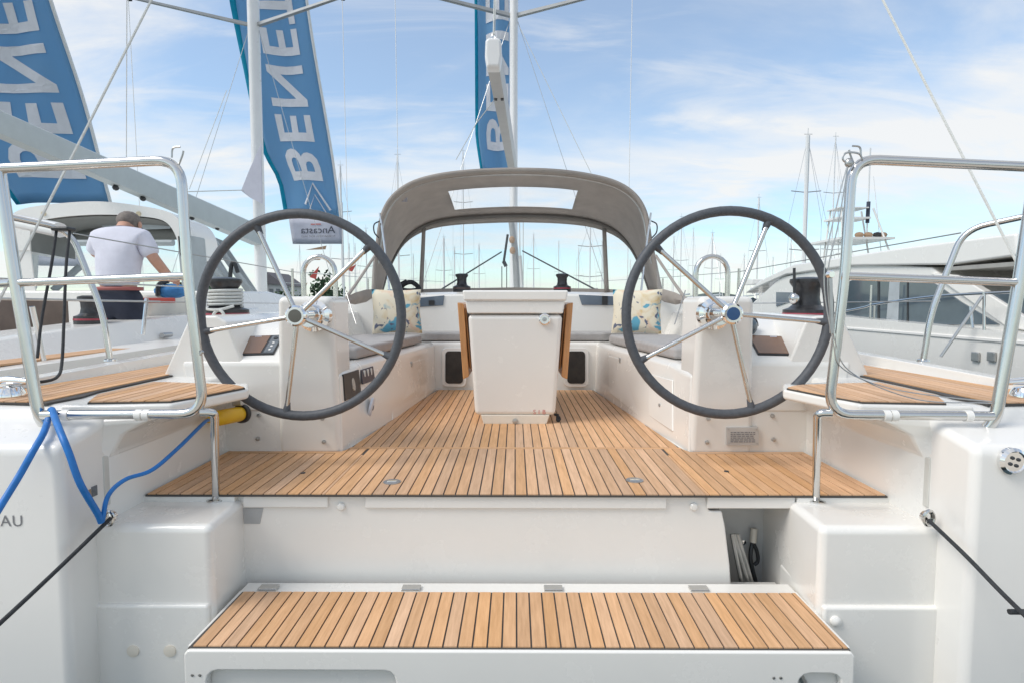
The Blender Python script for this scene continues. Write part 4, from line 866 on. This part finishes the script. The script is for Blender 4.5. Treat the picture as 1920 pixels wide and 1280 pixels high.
# lifelines and pushpit of the neighbour
nb(MB().tube([PX(-40, 560, -2.9), PX(300, 566, -2.9)], .008, 6), 'lifeline', STEELD)
nb(MB().tube([PX(-40, 521, -2.9), PX(345, 538, -2.9)], .006, 6), 'lifeline', STEELD)
nb(MB().tube([PX(60, 575, -2.85), PX(82, 675, -2.85)], .014, 8), 'stanchion', STEEL)
nb(MB().tube([PX(275, 560, -2.85), PX(268, 628, -2.85)], .014, 8), 'stanchion', STEEL)
nb(MB().tube([PY(25, 414, 3.6), PY(112, 432, 3.3)], .042, 12), 'davit_pole', ALU)
# mast, boom, sail bag
NMY = 11.0; nmx = PY(483, 300, NMY).x
def nbl(mb, name, m, **k): return nb(mb, name, m, **k)
rig(nbl, nmx, NMY, .6, 18.5, .095, .15, 2, 1.82, 10.3, 5.75)
b0 = PX(-60, 208, nmx); b1 = Vector((nmx, NMY - .15, PY(478, 443, NMY).z))
bo = nb(MB().loft([bsec(b0, .17, .21), bsec(b1, .22, .36)]), 'boom', mat('boom_pale', (.46, .51, .52), .45, var=.03), ang=25)
for t in (.33, .42, .62, .75):
    c = b0.lerp(b1, t) + Vector((0, 0, -.16)); MB().ball(c, (.03, .05, .035), 8).build('block', BLACK, bo)
# grey spray canvas hanging under the boom
def tri(pts, y, name, m, th=.02):
    P = [PY(a, b, y + k * .12) for k, (a, b) in enumerate(pts)]; return nb(MB().prism(P, (0, th, 0)), name, m)
tri(((343, 425), (380, 436), (455, 556), (428, 560)), 8.2, 'spray_canvas', SAILC2)
tri(((385, 438), (418, 452), (492, 562), (470, 562)), 8.5, 'spray_canvas', SAILC2)
tri(((352, 470), (366, 462), (420, 540), (410, 552)), 8.0, 'spray_canvas', SAILC)
nb(MB().tube([PY(352, 430, 8.1), PY(440, 552, 8.1)], .018, 6), 'canvas_batten', SAILC); nb(MB().tube([PY(400, 445, 8.4), PY(482, 560, 8.4)], .018, 6), 'canvas_batten', SAILC)
nb(MB().tube(spline([PY(431, 528, 8.0), PY(434, 498, 8.0), PY(440, 495, 8.0), PY(446, 512, 8.0)], 6), .028, 8), 'tie', BLACK)
P = [PY(468, 365, 10.6), PY(489, 268, 10.6), PY(490, 380, 10.6)]
nb(MB().prism([PY(489, 270, 10.6), PY(491, 382, 10.6), PY(470, 372, 10.6), PY(452, 358, 10.6), PY(468, 318, 10.6)], (0, .03, 0)), 'pennant', FLAGW)
nb(MB().tube([PY(350, 360, 9), PY(455, 357, 10.6)], .008, 6), 'signal_halyard', ROPE)
nb(MB().tube([PY(425, 170, 9), PY(355, 355, 8)], .005, 6), 'lazy_jack', ROPE)
nb(MB().tube([PY(238, 0, 8), PY(237, 300, 9)], .007, 6), 'shroud', ALU)

# ---- person aboard the neighbour, seen from behind
def skin_obj(name, verts, edges, m, parent, sub=2):
    me = bpy.data.meshes.new(name); me.from_pydata([v[:3] for v in verts], edges, []); me.materials.append(m)
    o = bpy.data.objects.new(name, me); S.collection.objects.link(o)
    md = o.modifiers.new('skin', 'SKIN'); md.use_smooth_shade = True
    for i, v in enumerate(verts):
        r = v[3]; me.skin_vertices[0].data[i].radius = r if isinstance(r, tuple) else (r, r)
        me.skin_vertices[0].data[i].use_root = (i == 0)
    sm = o.modifiers.new('sub', 'SUBSURF'); sm.levels = sub; sm.render_levels = sub
    if parent: o.parent = parent; o.location = (0, 0, 0)
    return o
pc = PY(222, 535, 5.15)
PE = thing('person', 'person in pale lilac shirt and navy trousers seen from behind aboard the left yacht', 'person', (pc.x, 5.15, -.06))
# local coordinates, z up from the feet, y away from the camera
body_v = [(0, 0, .95, (.11, .085)), (0, .01, 1.10, (.13, .09)), (0, .03, 1.22, (.13, .09)), (0, .06, 1.33, (.11, .07)), (-.01, .10, 1.45, .05), (-.02, .18, 1.49, .08), (-.02, .25, 1.49, .088),
          (-.18, .07, 1.34, .05), (-.30, .14, 1.22, .05), (-.30, .36, 1.30, .04), (-.28, .48, 1.36, .03),
          (.18, .07, 1.34, .05), (.29, .06, 1.17, .05), (.32, .22, 1.02, .042), (.27, .38, 1.00, .03),
          (-.09, .0, .86, .075), (-.12, .0, .48, .06), (-.12, .03, .10, .05), (.09, 0, .86, .075), (.12, .02, .48, .06), (.12, .05, .10, .05)]
body_e = [(0, 1), (1, 2), (2, 3), (3, 4), (4, 5), (5, 6), (3, 7), (7, 8), (8, 9), (9, 10), (3, 11), (11, 12), (12, 13), (13, 14), (0, 15), (15, 16), (16, 17), (0, 18), (18, 19), (19, 20)]
body = skin_obj('body', body_v, body_e, SKIN, PE)
for hx, hy, hz, sx in ((-.28, .50, 1.37, -1), (.265, .41, 1.0, 1)):
    for k in range(4):
        a = (k - 1.5) * .016; L_ = (.075, .085, .08, .065)[k]
        skin_obj('finger', [(hx + a * .4, hy - .02, hz + a, .011), (hx + a * .4, hy + L_ * .6, hz + a - .01, .009), (hx + a * .4, hy + L_ * .8, hz + a - .035, .008)], [(0, 1), (1, 2)], SKIN, body, 1)
    skin_obj('thumb', [(hx, hy - .03, hz + .02, .012), (hx - sx * .035, hy + .01, hz + .035, .010), (hx - sx * .04, hy + .04, hz + .03, .008)], [(0, 1), (1, 2)], SKIN, body, 1)
shirt_v = [(0, 0, .90, (.19, .135)), (0, .005, 1.02, (.195, .135)), (0, .02, 1.20, (.205, .14)), (0, .055, 1.35, (.165, .12)), (-.005, .09, 1.44, .07),
           (-.19, .07, 1.355, .09), (-.285, .12, 1.22, .08), (.19, .07, 1.355, .09), (.275, .06, 1.19, .08)]
skin_obj('shirt', shirt_v, [(0, 1), (1, 2), (2, 3), (3, 4), (3, 5), (5, 6), (3, 7), (7, 8)], SHIRT, PE)
skin_obj('trousers', [(0, 0, .86, (.18, .13)), (0, 0, .99, (.172, .125)), (-.10, 0, .70, .12), (-.12, .01, .46, .09), (-.12, .03, .07, .075), (.10, 0, .70, .12), (.12, .02, .46, .09), (.12, .05, .07, .075)], [(0, 1), (0, 2), (2, 3), (3, 4), (0, 5), (5, 6), (6, 7)], NAVY, PE)
bl = MB().loft([[(.20 * math.cos(2 * math.pi * k / 24), .145 * math.sin(2 * math.pi * k / 24), z) for k in range(24)] for z in (.895, .925)], cap=False).build('belt', mat('belt_red', (.34, .10, .09), .6), None, solid=.004); bl.parent = PE
hr = MB().ball((-.02, .21, 1.525), (.095, .11, .09), 16).build('hair', HAIR, None); hr.parent = body
er = []
for sx in (-1, 1):
    e = MB().ball((-.02 + sx * .092, .22, 1.49), (.014, .025, .034), 8).build('ear', SKIN, None); e.parent = body
ns = MB().ball((-.02, .34, 1.44), (.016, .03, .022), 8).build('nose', SKIN, None); ns.parent = body
for sx in (-1, 1):
    e = MB().ball((-.02 + sx * .035, .335, 1.47), .013, 8).build('eye', INK, None); e.parent = body
    sh = MB().ball((sx * .12, .09, .045), (.05, .13, .045), 12).build('shoe', BLACK, None); sh.parent = PE

BG = thing('blue_bag', 'bright blue bag with black strap on the left yacht, right of the person', 'bag', tuple(PY(318, 556, 5.9)))
bc = PY(322, 546, 5.9)
MB().ball(bc, (.17, .12, .075), 14).build('bag_body', mat('bag_blue', (.05, .22, .50), .7, var=.2, nscale=12), BG)
MB().tube(spline([bc + Vector((-.07, -.12, -.05)), bc + Vector((-.06, -.11, .06)), bc + Vector((-.02, -.02, .10))], 6), .022, 8).build('strap', BLACK, BG)
MB().box(bc.x - .14, bc.x + .2, 5.585, 5.62, bc.z - .12, bc.z - .07).build('red_trim', RED, BG, bevel=.01)

# ================================================================== motor yacht on the right
RX = 5.2
MYA = thing('motor_yacht', 'white motor yacht with dark side windows moored on the right', 'motor yacht', (7.2, 9, WZ))
def mb_(mb, name, m, **k): return mb.build(name, m, MYA, **k)
def q_(px, py, x=RX): return PX(px, py, x)
yA = 3.4; yB = 15
rg = []
for i in range(16):
    t = i / 15; y = yA + (yB - yA) * t; b = 2.35 * (1 - max(0, t - .5) ** 2 * 3.4); zt = .36 + .32 * t
    rg.append([(7.3 - b, y, zt), (7.3 - b * .995, y, -.3), (7.3 - b * .85, y, -1.2), (7.3 + b * .85, y, -1.2), (7.3 + b * .995, y, -.3), (7.3 + b, y, zt)])
mb_(MB().loft(rg), 'hull', GEL, ang=25)
mb_(MB().box(4.935, 4.965, 3.5, 9.2, .325, .36), 'rubbing_strake', GEL2, bevel=.008)
# superstructure: profile in the side plane x = RX, extruded to starboard
prof = [q_(1960, 445), q_(1905, 446), q_(1780, 455), q_(1650, 469), q_(1545, 489), q_(1470, 512), q_(1405, 527), q_(1385, 545), q_(1400, 575), q_(1470, 612), q_(1960, 640)]
prof = [(p.y, p.z) for p in prof]; prof[0] = (4.2, prof[1][1]); prof[-1] = (4.2, .37)
prof = [(y, z) for y, z in prof]
# lower cabin (without the overhang) and roof slab are separate parts
zr = q_(1780, 455).z
ya = q_(1795, 545).y; 
cab = [(5.6, .36), (q_(1880, 606).y, q_(1880, 606).z - .02), (q_(1742, 506).y, q_(1742, 506).z + .03), (q_(1600, 500).y, zr - .12), (11.6, zr - .22), (13.2, .62), (13.3, .42)]
mb_(MB().prism([(RX + .02, y, z) for y, z in cab], (4.1, 0, 0)), 'cabin', GEL, bevel=.03)
rf = [(q_(1910, 446).y, zr), (q_(1915, 480).y, q_(1915, 480).z), (q_(1790, 497).y, q_(1790, 497).z), (q_(1600, 503).y, zr - .16), (11.3, zr - .2), (13.3, zr - .52), (12.4, zr - .25), (11.0, zr - .02), (8, zr + .01)]
mb_(MB().prism([(RX - .035, y, z) for y, z in rf], (4.3, 0, 0)), 'roof', GEL, bevel=.03, ang=50)
sf = [q_(1905, 486, RX - .1), q_(1772, 500, RX - .1)]
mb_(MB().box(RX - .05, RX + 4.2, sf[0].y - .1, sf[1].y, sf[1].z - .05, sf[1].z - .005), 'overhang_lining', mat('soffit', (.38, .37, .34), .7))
mb_(MB().prism([q_(1742, 512, RX - .02), q_(1795, 516, RX - .02), q_(1930, 600, RX - .02), q_(1930, 622, RX - .02), q_(1885, 612, RX - .02)], (.10, 0, 0)), 'raked_pillar', GEL, bevel=.015)
mb_(MB().prism([q_(1845, 548, RX + .02), q_(1935, 545, RX + .02), q_(1935, 606, RX + .02)], (.02, 0, 0)), 'aft_window', GLASSD)
w1 = [q_(1586, 608, RX), q_(1586, 530, RX), q_(1610, 521, RX), q_(1640, 516, RX), q_(1722, 516, RX), q_(1760, 537, RX), q_(1800, 566, RX), q_(1872, 609, RX)]
wd = mb_(MB().prism(w1, (.022, 0, 0)), 'side_window', GLASSD, bevel=.004)
for a, b in ((1645, 1649), (1700, 1703)): MB().prism([q_(a, 609, RX - .006), q_(a, 517, RX - .006), q_(b, 517, RX - .006), q_(b, 609, RX - .006)], (.008, 0, 0)).build('mullion', BLACK, wd)
MB().prism([q_(1662, 600, RX - .003), q_(1668, 525, RX - .003), q_(1687, 527, RX - .003), q_(1684, 600, RX - .003)], (.004, 0, 0)).build('blind', SAILC2, wd)
mb_(MB().prism([q_(1455, 575, RX), q_(1455, 548, RX), q_(1500, 549, RX), q_(1490, 562, RX)], (.022, 0, 0)), 'front_window', PORT)
# its rail
ra = [PX(1500, 600, 4.98), PX(1612, 578, 4.98), PX(1640, 571, 4.98), PX(1750, 556, 4.98), PX(1930, 546, 4.98)]
mb_(MB().tube(spline(ra, 6), .016, 8), 'rail', STEEL)
for (a, b), (c, d) in (((1634, 535), (1629, 655)), ((1640, 573), (1636, 650)), ((1845, 548), (1845, 640)), ((1820, 575), (1824, 615))):
    mb_(MB().tube([PX(a, b, 4.97), PX(c, d, 4.97)], .014, 8), 'stanchion', STEEL)
mb_(MB().tube([PX(1842, 555, 4.95), PX(1764, 668, 4.6)], .016, 8), 'brace', STEELD)
for px in (1830, 1860, 1885): p = PX(px, 668, 4.94); mb_(MB().box(4.92, 4.95, p.y - .05, p.y + .05, p.z - .05, p.z + .05), 'hull_fitting', STEELD, bevel=.01)
mb_(MB().ball((RX + 1.2, 5.2, zr + .12), (.5, .5, .16), 16), 'radar_dome', mat('radar_blue', (.10, .14, .20), .4))
mb_(MB().lathe([(.12, 0), (.12, .06), (.04, .1)], (RX + .3, 5.9, zr), (0, 0, 1), 12), 'roof_fitting', STEELD)
# small flybridge boat in front of it (dark arched screen seen beside the right wheel)
SB = thing('small_cruiser', 'small pale cruiser with dark arched windscreen seen beside the right wheel hub', 'motor boat', (5.5, 14.5, WZ))
def sb(mb, name, m, **k): return mb.build(name, m, SB, **k)
c = PY(1415, 583, 14)
sb(MB().loft([[(c.x - w, y, -1.2), (c.x - w, y, c.z + .0), (c.x + w, y, c.z + .0), (c.x + w, y, -1.2)] for y, w in ((13.6, .9), (15, 1.1), (18, .9), (19.5, .1))]), 'hull', GEL, bevel=.05)
for a, b in ((1400, 1424), (1430, 1444)):
    P = [PY(a, 579, 14), PY(a + 2, 563, 14), PY((a + b) / 2, 558, 14), PY(b - 2, 563, 14), PY(b, 579, 14)]; sb(MB().prism(P, (0, .05, 0)), 'windscreen', GLASSD)
sb(MB().tube([PY(1427, 582, 13.9), PY(1427, 530, 13.9)], .05, 8), 'pole', GEL)
sb(MB().box(*sorted((PY(1404, 530, 14).x, PY(1446, 530, 14).x)), 13.8, 14.6, PY(1404, 534, 14).z, PY(1404, 524, 14).z), 'roof', GEL, bevel=.02)
sb(MB().ball(PY(1412, 545, 13.9), .08, 10), 'lamp', CHROME)

# ================================================================== blue banners on the forestays
def banner(name, lab, rightline, leftline, letters, text_lo, text_hi, yline, px_text=None, tw=.62, seed=0, logo=True):
    """rightline/leftline: pixel columns at given rows; yline: depth as function of row"""
    B = thing(name, lab, 'banner', tuple(PY(*rightline[-1], yline(rightline[-1][1]))), 'blue banners hoisted on forestays')
    def interp(L, py):
        for (xa, ya), (xb, yb) in zip(L, L[1:]):
            if ya <= py <= yb: return xa + (xb - xa) * (py - ya) / (yb - ya)
        return L[-1][0] if py > L[-1][1] else L[0][0]
    p_top, p_bot = rightline[0][1], rightline[-1][1]
    def pt(u, v):                                   # u 0 left .. 1 right, v 0 bottom .. 1 top
        py = p_bot + (p_top - p_bot) * v
        r = PY(interp(rightline, py), py, yline(py)); l = PY(interp(leftline, py), py, yline(py))
        p = l.lerp(r, u); p.y += .16 * math.sin(u * 5.2 + v * 9 + seed) * (1 - u) + .05 * math.sin(u * 9 - v * 13 + seed)
        p.z += .0; return p
    MB().grid(lambda u, v: pt(.07 + u * .93, v), 16, 40).build('cloth', FLAGB, B, solid=.008, ang=80)
    MB().grid(lambda u, v: pt(u * .07, v), 2, 40).build('edge_strip', FLAGT, B, solid=.010, ang=80)
    MB().tube([pt(1, k / 30) + Vector((.03, 0, 0)) for k in range(31)], .035, 8).build('stay', ALU, B)
    tv, tf, bb = text_mesh(letters, 1, 1.14, .022)
    vv = [pt((1 - tw) / 2 + .06 + tw * ((v.y - bb[2]) / (bb[3] - bb[2])), text_lo + (text_hi - text_lo) * (v.x - bb[0]) / (bb[1] - bb[0])) + Vector((0, -.02, 0)) for v in tv]
    MB().add(vv, tf).build('lettering', FLAGL, B, smooth=False)
    if logo:
        q = [pt(.47, .028), pt(.64, .075), pt(.86, .016)]
        MB().tube([a + Vector((0, -.03, 0)) for a in q], .03, 6).build('chevron', FLAGL, B)
        MB().tube([pt(.53, .018) + Vector((0, -.03, 0)), pt(.645, .05) + Vector((0, -.03, 0)), pt(.78, .010) + Vector((0, -.03, 0))], .016, 6).build('chevron', FLAGL, B)
    return B
yl2 = lambda py: 16.2 + (py - 400) / 400 * 1.8
rl2 = [(560, -420), (583, -160), (571, 0), (598, 160), (621, 300), (637, 408)]
rl2 = [(532, -420), (556, -160), (573, 0), (598, 160), (621, 300), (637, 408)]
ll2 = [(400, -420), (415, -160), (432, 0), (460, 130), (474, 210), (492, 290), (517, 335), (527, 396), (529, 408)]
# letters: B at row 340..277, E 258..207, N 187..125, E 98..45 -> about 78 px per letter
H2 = 408 + 420
banner('blue_banner', 'blue banner with white lettering hanging behind the left mast', rl2, ll2, 'BENETEAU', (408 - 340) / H2, (408 + 262) / H2, yl2, tw=.50, seed=1)
yl1 = lambda py: 12.3 + py / 380 * 1.7
rl1 = [(-60, -420), (95, 0), (140, 150), (185, 300), (208, 382)]
ll1 = [(-260, -420), (-100, 0), (-75, 150), (-40, 300), (18, 382)]
banner('blue_banner', 'large blue banner with white lettering at the far left edge', rl1, ll1, 'BENETEAU', .058, .93, yl1, tw=.56, seed=2, logo=False)
yl3 = lambda py: 14.6 + (py - 330) / 330 * 1.2
rl3 = [(966, -420), (966, 0), (964, 330)]
ll3 = [(884, -420), (889, 0), (892, 260), (898, 300), (903, 330)]
banner('blue_banner', 'blue banner with white lettering hanging behind the boom and centre mast', rl3, ll3, 'BENETEAU', (330 - 282) / 750, (330 + 330) / 750, yl3, tw=.58, seed=4, logo=False)

# white dealer flag, mirrored print, and strings of pennants
def flagtext(name, lab, P, txt, y, size_h, frac, sub=None):
    F_ = thing(name, lab, 'flag', tuple(P[2]))
    def pt(u, v): q = P[0].lerp(P[1], u).lerp(P[3].lerp(P[2], u), v); q.y += .05 * math.sin(u * 6); return q
    MB().grid(pt, 12, 4).build('cloth', FLAGW, F_, solid=.01)
    tv, tf, bb = text_mesh(txt, 1, 1.0); h = size_h
    MB().add([pt(frac[1] - (frac[1] - frac[0]) * (v.x - bb[0]) / (bb[1] - bb[0]), frac[2] - h * (v.y - bb[2]) / (bb[3] - bb[2])) + Vector((0, -.03, 0)) for v in tv], tf).build('lettering', INK, F_, smooth=False)
    if sub:
        tv, tf, bb = text_mesh(sub, 1, 1.0)
        MB().add([pt(frac[1] - (frac[1] - frac[0]) * (v.x - bb[0]) / (bb[1] - bb[0]), frac[2] + .14 - .07 * (v.y - bb[2]) / (bb[3] - bb[2])) + Vector((0, -.03, 0)) for v in tv], tf).build('small_lettering', GREYINK, F_, smooth=False)
    MB().add([pt(a, b) + Vector((0, -.03, 0)) for a, b in ((.40, .24), (.60, .24), (.60, .28), (.40, .28))], [(0, 1, 2, 3)]).build('red_bar', REDPRINT, F_, smooth=False)
    return F_
YF = 22
flagtext('white_flag', 'white flag with mirrored dark lettering seen through the left wheel', [PY(541, 408, YF), PY(642, 408, YF), PY(642, 458, YF), PY(549, 458, YF)], 'Ancasta', YF, .26, (.19, .87, .60), 'INTERNATIONAL BOAT SALES')
flagtext('white_flag', 'white flag with mirrored lettering seen under the left hard top', [PY(40, 448, 14), PY(152, 452, 14), PY(152, 500, 14), PY(58, 498, 14)], 'Ancasta', 14, .34, (.25, .95, .62))
FP = thing('flag_pole', 'thin pole beyond the left wheel with the white flag and pennants', 'pole', tuple(PZ(643, 640, WZ)))
MB().tube([Vector((PY(643, 405, YF).x, YF, WZ)), PY(641, 380, YF)], .03, 8).build('pole', ALU, FP)
for k, (a, b, c, m, lab) in enumerate((((573, 469), (612, 461), (610, 468), TANC, 'tan streaming pennant just under the white flag'), ((580, 488), (604, 476), (600, 488), TANC, 'tan triangular pennant above the left console arch'), ((580, 520), (598, 500), (592, 524), RED, 'red pennant seen through the left console arch'), ((566, 540), (576, 530), (573, 540), TANC, 'tiny tan pennant low in the left console arch'), ((648, 506), (668, 496), (660, 510), RED, 'small red pennant right of the upper spoke of the left wheel'))):
    tag(MB().prism([PY(*a, 20), PY(*b, 20), PY(*c, 20)], (0, .02, 0)).build('pennant', m), lab, 'pennant', 'dressing pennants')
# ================================================================== background boats
def far_boat(px, top, d, lab, sp=1, w=.10, hx=0):
    t = PY(px, top, d); o = thing('far_sailboat', lab, 'sailboat', (t.x, d, WZ), 'sailboats moored in the distance')
    def fb(mb, name, m): return mb.build(name, m, o)
    rg = [[(t.x - b, y, .35), (t.x - b * .7, y, WZ - .1), (t.x + b * .7, y, WZ - .1), (t.x + b, y, .35)] for y, b in ((d - 6, 1.5), (d - 2, 1.9), (d + 2, 1.7), (d + 6, .1))]
    fb(MB().loft(rg), 'hull', GEL)
    fb(MB().loft([[(t.x - b, y, .3), (t.x - b * .8, y, h), (t.x + b * .8, y, h), (t.x + b, y, .3)] for y, b, h in ((d - 3, 1.2, .75), (d + 2.5, .8, .7))]), 'cabin', GEL)
    fb(MB().tube([(t.x, d, .3), (t.x, d, t.z)], w, 8), 'mast', ALU)
    fb(MB().tube([(t.x, d - .1, 1.7), (t.x + hx, d - 5, 1.8)], .14, 8), 'boom', SAILC)
    for k in range(1, sp + 1):
        z = t.z * (k / (sp + 1)) + .3; fb(MB().tube([(t.x - 1.2, d, z), (t.x, d + .1, z - .1), (t.x + 1.2, d, z)], .04, 6), 'spreader', ALUG)
    for s in (-1, 1): fb(MB().tube([(t.x, d, t.z - .2), (t.x + s * 1.3, d, t.z * .52), (t.x + s * 1.4, d, .4)], .014, 5), 'shroud', STEELD)
    fb(MB().tube([(t.x, d, t.z - .3), (t.x, d - 6.2, .5)], .014, 5), 'backstay', STEELD)
    fb(MB().tube([(t.x, d, t.z - .1), (t.x, d, t.z + .6)], .02, 5), 'antenna', STEELD)
    fb(MB().tube([(t.x - .3, d, t.z + .12), (t.x + .35, d, t.z + .12)], .02, 5), 'wind_vane', STEELD)
for a in ((1515, 255, 48, 'far sailboat with the tall thick pale mast above the right wheel', 2, .17, .8), (1567, 258, 70, 'far sailboat with faint mast beside the right stern rail', 2, .07, 0), (745, 292, 62, 'far sailboat whose mast stands just left of the spray hood', 2, .10, 0),
          (638, 312, 66, 'far sailboat whose mast stands right of the left blue banner', 2, .10, .5), (868, 285, 75, 'far sailboat whose mast rises behind the spray hood, left of the boom', 2, .07, 0), (1423, 372, 85, 'far sailboat mast framed high in the right wheel', 1, .12, 0),
          (1336, 438, 100, 'far sailboat with short mast in the centre of the right wheel', 1, .14, 0), (1278, 408, 95, 'far sailboat mast near the left edge of the right wheel', 1, .08, 0), (832, 446, 90, 'far sailboat mast in the left half of the hood windscreen', 1, .13, 0), (1107, 410, 58, 'far sailboat mast in the right half of the hood windscreen', 2, .06, 0),
          (686, 430, 80, 'far sailboat mast at the right edge of the left wheel', 1, .08, 0)):
    far_boat(*a)
rr_ = random.Random(11)
ORD = 'leftmost second third fourth fifth sixth seventh eighth ninth tenth eleventh twelfth thirteenth fourteenth fifteenth sixteenth seventeenth eighteenth rightmost'.split()
for k_, px in enumerate((562, 655, 668, 705, 778, 802, 851, 902, 1003, 1048, 1085, 1128, 1178, 1262, 1302, 1352, 1392, 1452, 1480)):
    far_boat(px + rr_.uniform(-4, 4), rr_.uniform(425, 490), rr_.uniform(115, 190), ('tiny far-off sailboat on the horizon, %s of the tiny ones' % ORD[k_]) + ('' if k_ in (0, 18) else ' from the left'), 1, .11, 0)
# sport fishing boat with tower
d = 34; c = PY(1618, 470, d)
SF = thing('sport_fishing_boat', 'far white sport-fishing boat with tall tower beside the right stern rail', 'fishing boat', (c.x, d, WZ))
def sf_(mb, name, m): return mb.build(name, m, SF)
sf_(MB().loft([[(c.x - b, y, 1.0), (c.x - b * .8, y, WZ - .1), (c.x + b * .8, y, WZ - .1), (c.x + b, y, 1.0)] for y, b in ((d - 4, 2.1), (d + 3, 2.2), (d + 8, .1))]), 'hull', GEL)
sf_(MB().box(c.x - 1.7, c.x + 1.7, d - 1, d + 4, .9, 2.6), 'cabin', GEL)
sf_(MB().box(c.x - 1.8, c.x + 1.3, d - .8, d + 3, 4.2, 4.32), 'hard_top', GEL)
for sx in (-1, 1):
    for sy in (-.7, 1.6): sf_(MB().tube([(c.x + sx * 1.5, d + sy, 2.5), (c.x + sx * .9 - .5, d + sy * .5 + .2, 6.0)], .05, 6), 'tower_leg', GEL)
sf_(MB().box(c.x - 1.7, c.x + .2, d - .3, d + 1.2, 5.4, 5.5), 'tower_platform', GEL)
sf_(MB().box(c.x - 1.6, c.x + .1, d - .25, d + 1.1, 6.0, 6.06), 'tower_roof', GEL)
for k in range(3): sf_(MB().box(c.x - 1.75, c.x - .9, d - .4, d - .33, 2.8 + k * .6, 2.86 + k * .6), 'ladder_rung', GEL)
p = PY(1632, 278, d); sf_(MB().tube([(p.x, d, 4.2), (p.x, d, p.z)], .04, 6), 'antenna', ALU); sf_(MB().tube([(p.x, d, p.z - 4.2), (p.x + .02, d, p.z - 3.0)], .10, 6), 'rolled_flag', INK)
for px, m in ((1611, TANC), (1628, TANC), (1645, BLACK), (1655, TANC)): q = PY(px, 441, d); sf_(MB().ball(q, (.28, .2, .17), 8), 'rolled_cover', m)
sf_(MB().tube([PY(1598, 448, d), PY(1658, 446, d)], .09, 6), 'outrigger', GEL)
for a in (1575, 1600, 1660): sf_(MB().tube([(PY(a, 460, d).x, d, 2.0), (PY(a, 460, d).x + (1620 - a) * .006, d + 1, 8)], .02, 5), 'outrigger_pole', ALU)
# waterside house and trees
c = PY(512, 560, 70)
HS = thing('waterside_house', 'far pale house with grey roof and red post beyond the left yacht', 'house', (c.x, 72, WZ))
def hs(mb, name, m): return mb.build(name, m, HS)
hs(MB().box(c.x - 1.2, c.x + 1.2, 70, 76, WZ, 3.0), 'wall', mat('house_wall', (.62, .62, .60), .8))
hs(MB().prism([(c.x - 1.5, 69.6, 2.9), (c.x + 1.6, 69.6, 2.6), (c.x - .6, 69.6, 4.2)], (0, 7, 0)), 'roof', mat('house_roof', (.14, .13, .14), .8))
hs(MB().box(c.x - 1.35, c.x - .95, 69.4, 69.8, WZ, 4.0), 'red_post', RED)
for k in range(2):
    w_ = hs(MB().box(c.x - .4 + k * .8, c.x + .05 + k * .8, 69.95, 70.0, 1.0, 2.2), 'window', GLASSD); MB().box(c.x - .46 + k * .8, c.x + .11 + k * .8, 69.9, 69.99, .88, .98).build('sill', GEL, w_)
LEAFM = mat('foliage', (.055, .10, .045), .8, var=.4, nscale=3, col2=(.02, .045, .02)); BARK = mat('bark', (.08, .06, .045), .9)
def tree(px, py, d, h, w, lab, seed):
    rnd = random.Random(seed); b = PY(px, py, d); t = thing('tree', lab, 'tree', (b.x, d, WZ), 'far trees')
    ht = b.z
    MB().tube([(b.x, d, WZ), (b.x + .1, d, ht * .5), (b.x - .05, d, ht * .9)], [.18, .12, .04], 7).build('trunk', BARK, t)
    g = MB()
    for k in range(int(520)):
        a = rnd.uniform(0, 6.28); e = rnd.uniform(-1, 1); q = rnd.random() ** .4; lob = 1 + .35 * math.sin(a * 3 + seed) * math.cos(e * 4)
        c = Vector((b.x + w * q * lob * math.cos(a) * math.sqrt(1 - e * e), d + w * q * math.sin(a) * math.sqrt(1 - e * e), ht - h * .5 + h * .5 * e * q * lob))
        s_ = rnd.uniform(.10, .24); u = Vector((rnd.gauss(0, 1), rnd.gauss(0, 1), rnd.gauss(0, 1))).normalized() * s_; v = u.orthogonal().normalized() * s_ * .6
        g.add([c - u, c + v, c + u, c - v], [(0, 1, 2, 3)])
    g.build('crown', LEAFM, t, smooth=False)
tree(606, 512, 45, 3.6, 1.1, 'small green tree seen through the arch on the left console', 1)
tree(358, 512, 40, 3.2, 1.3, 'dark green tree behind the grey canvas of the left yacht', 2)
tree(542, 545, 60, 2.6, 2.2, 'low dark tree left of the left console arch', 3)
tree(632, 540, 48, 2.6, .8, 'low dark tree right of the upper spoke of the left wheel', 4)
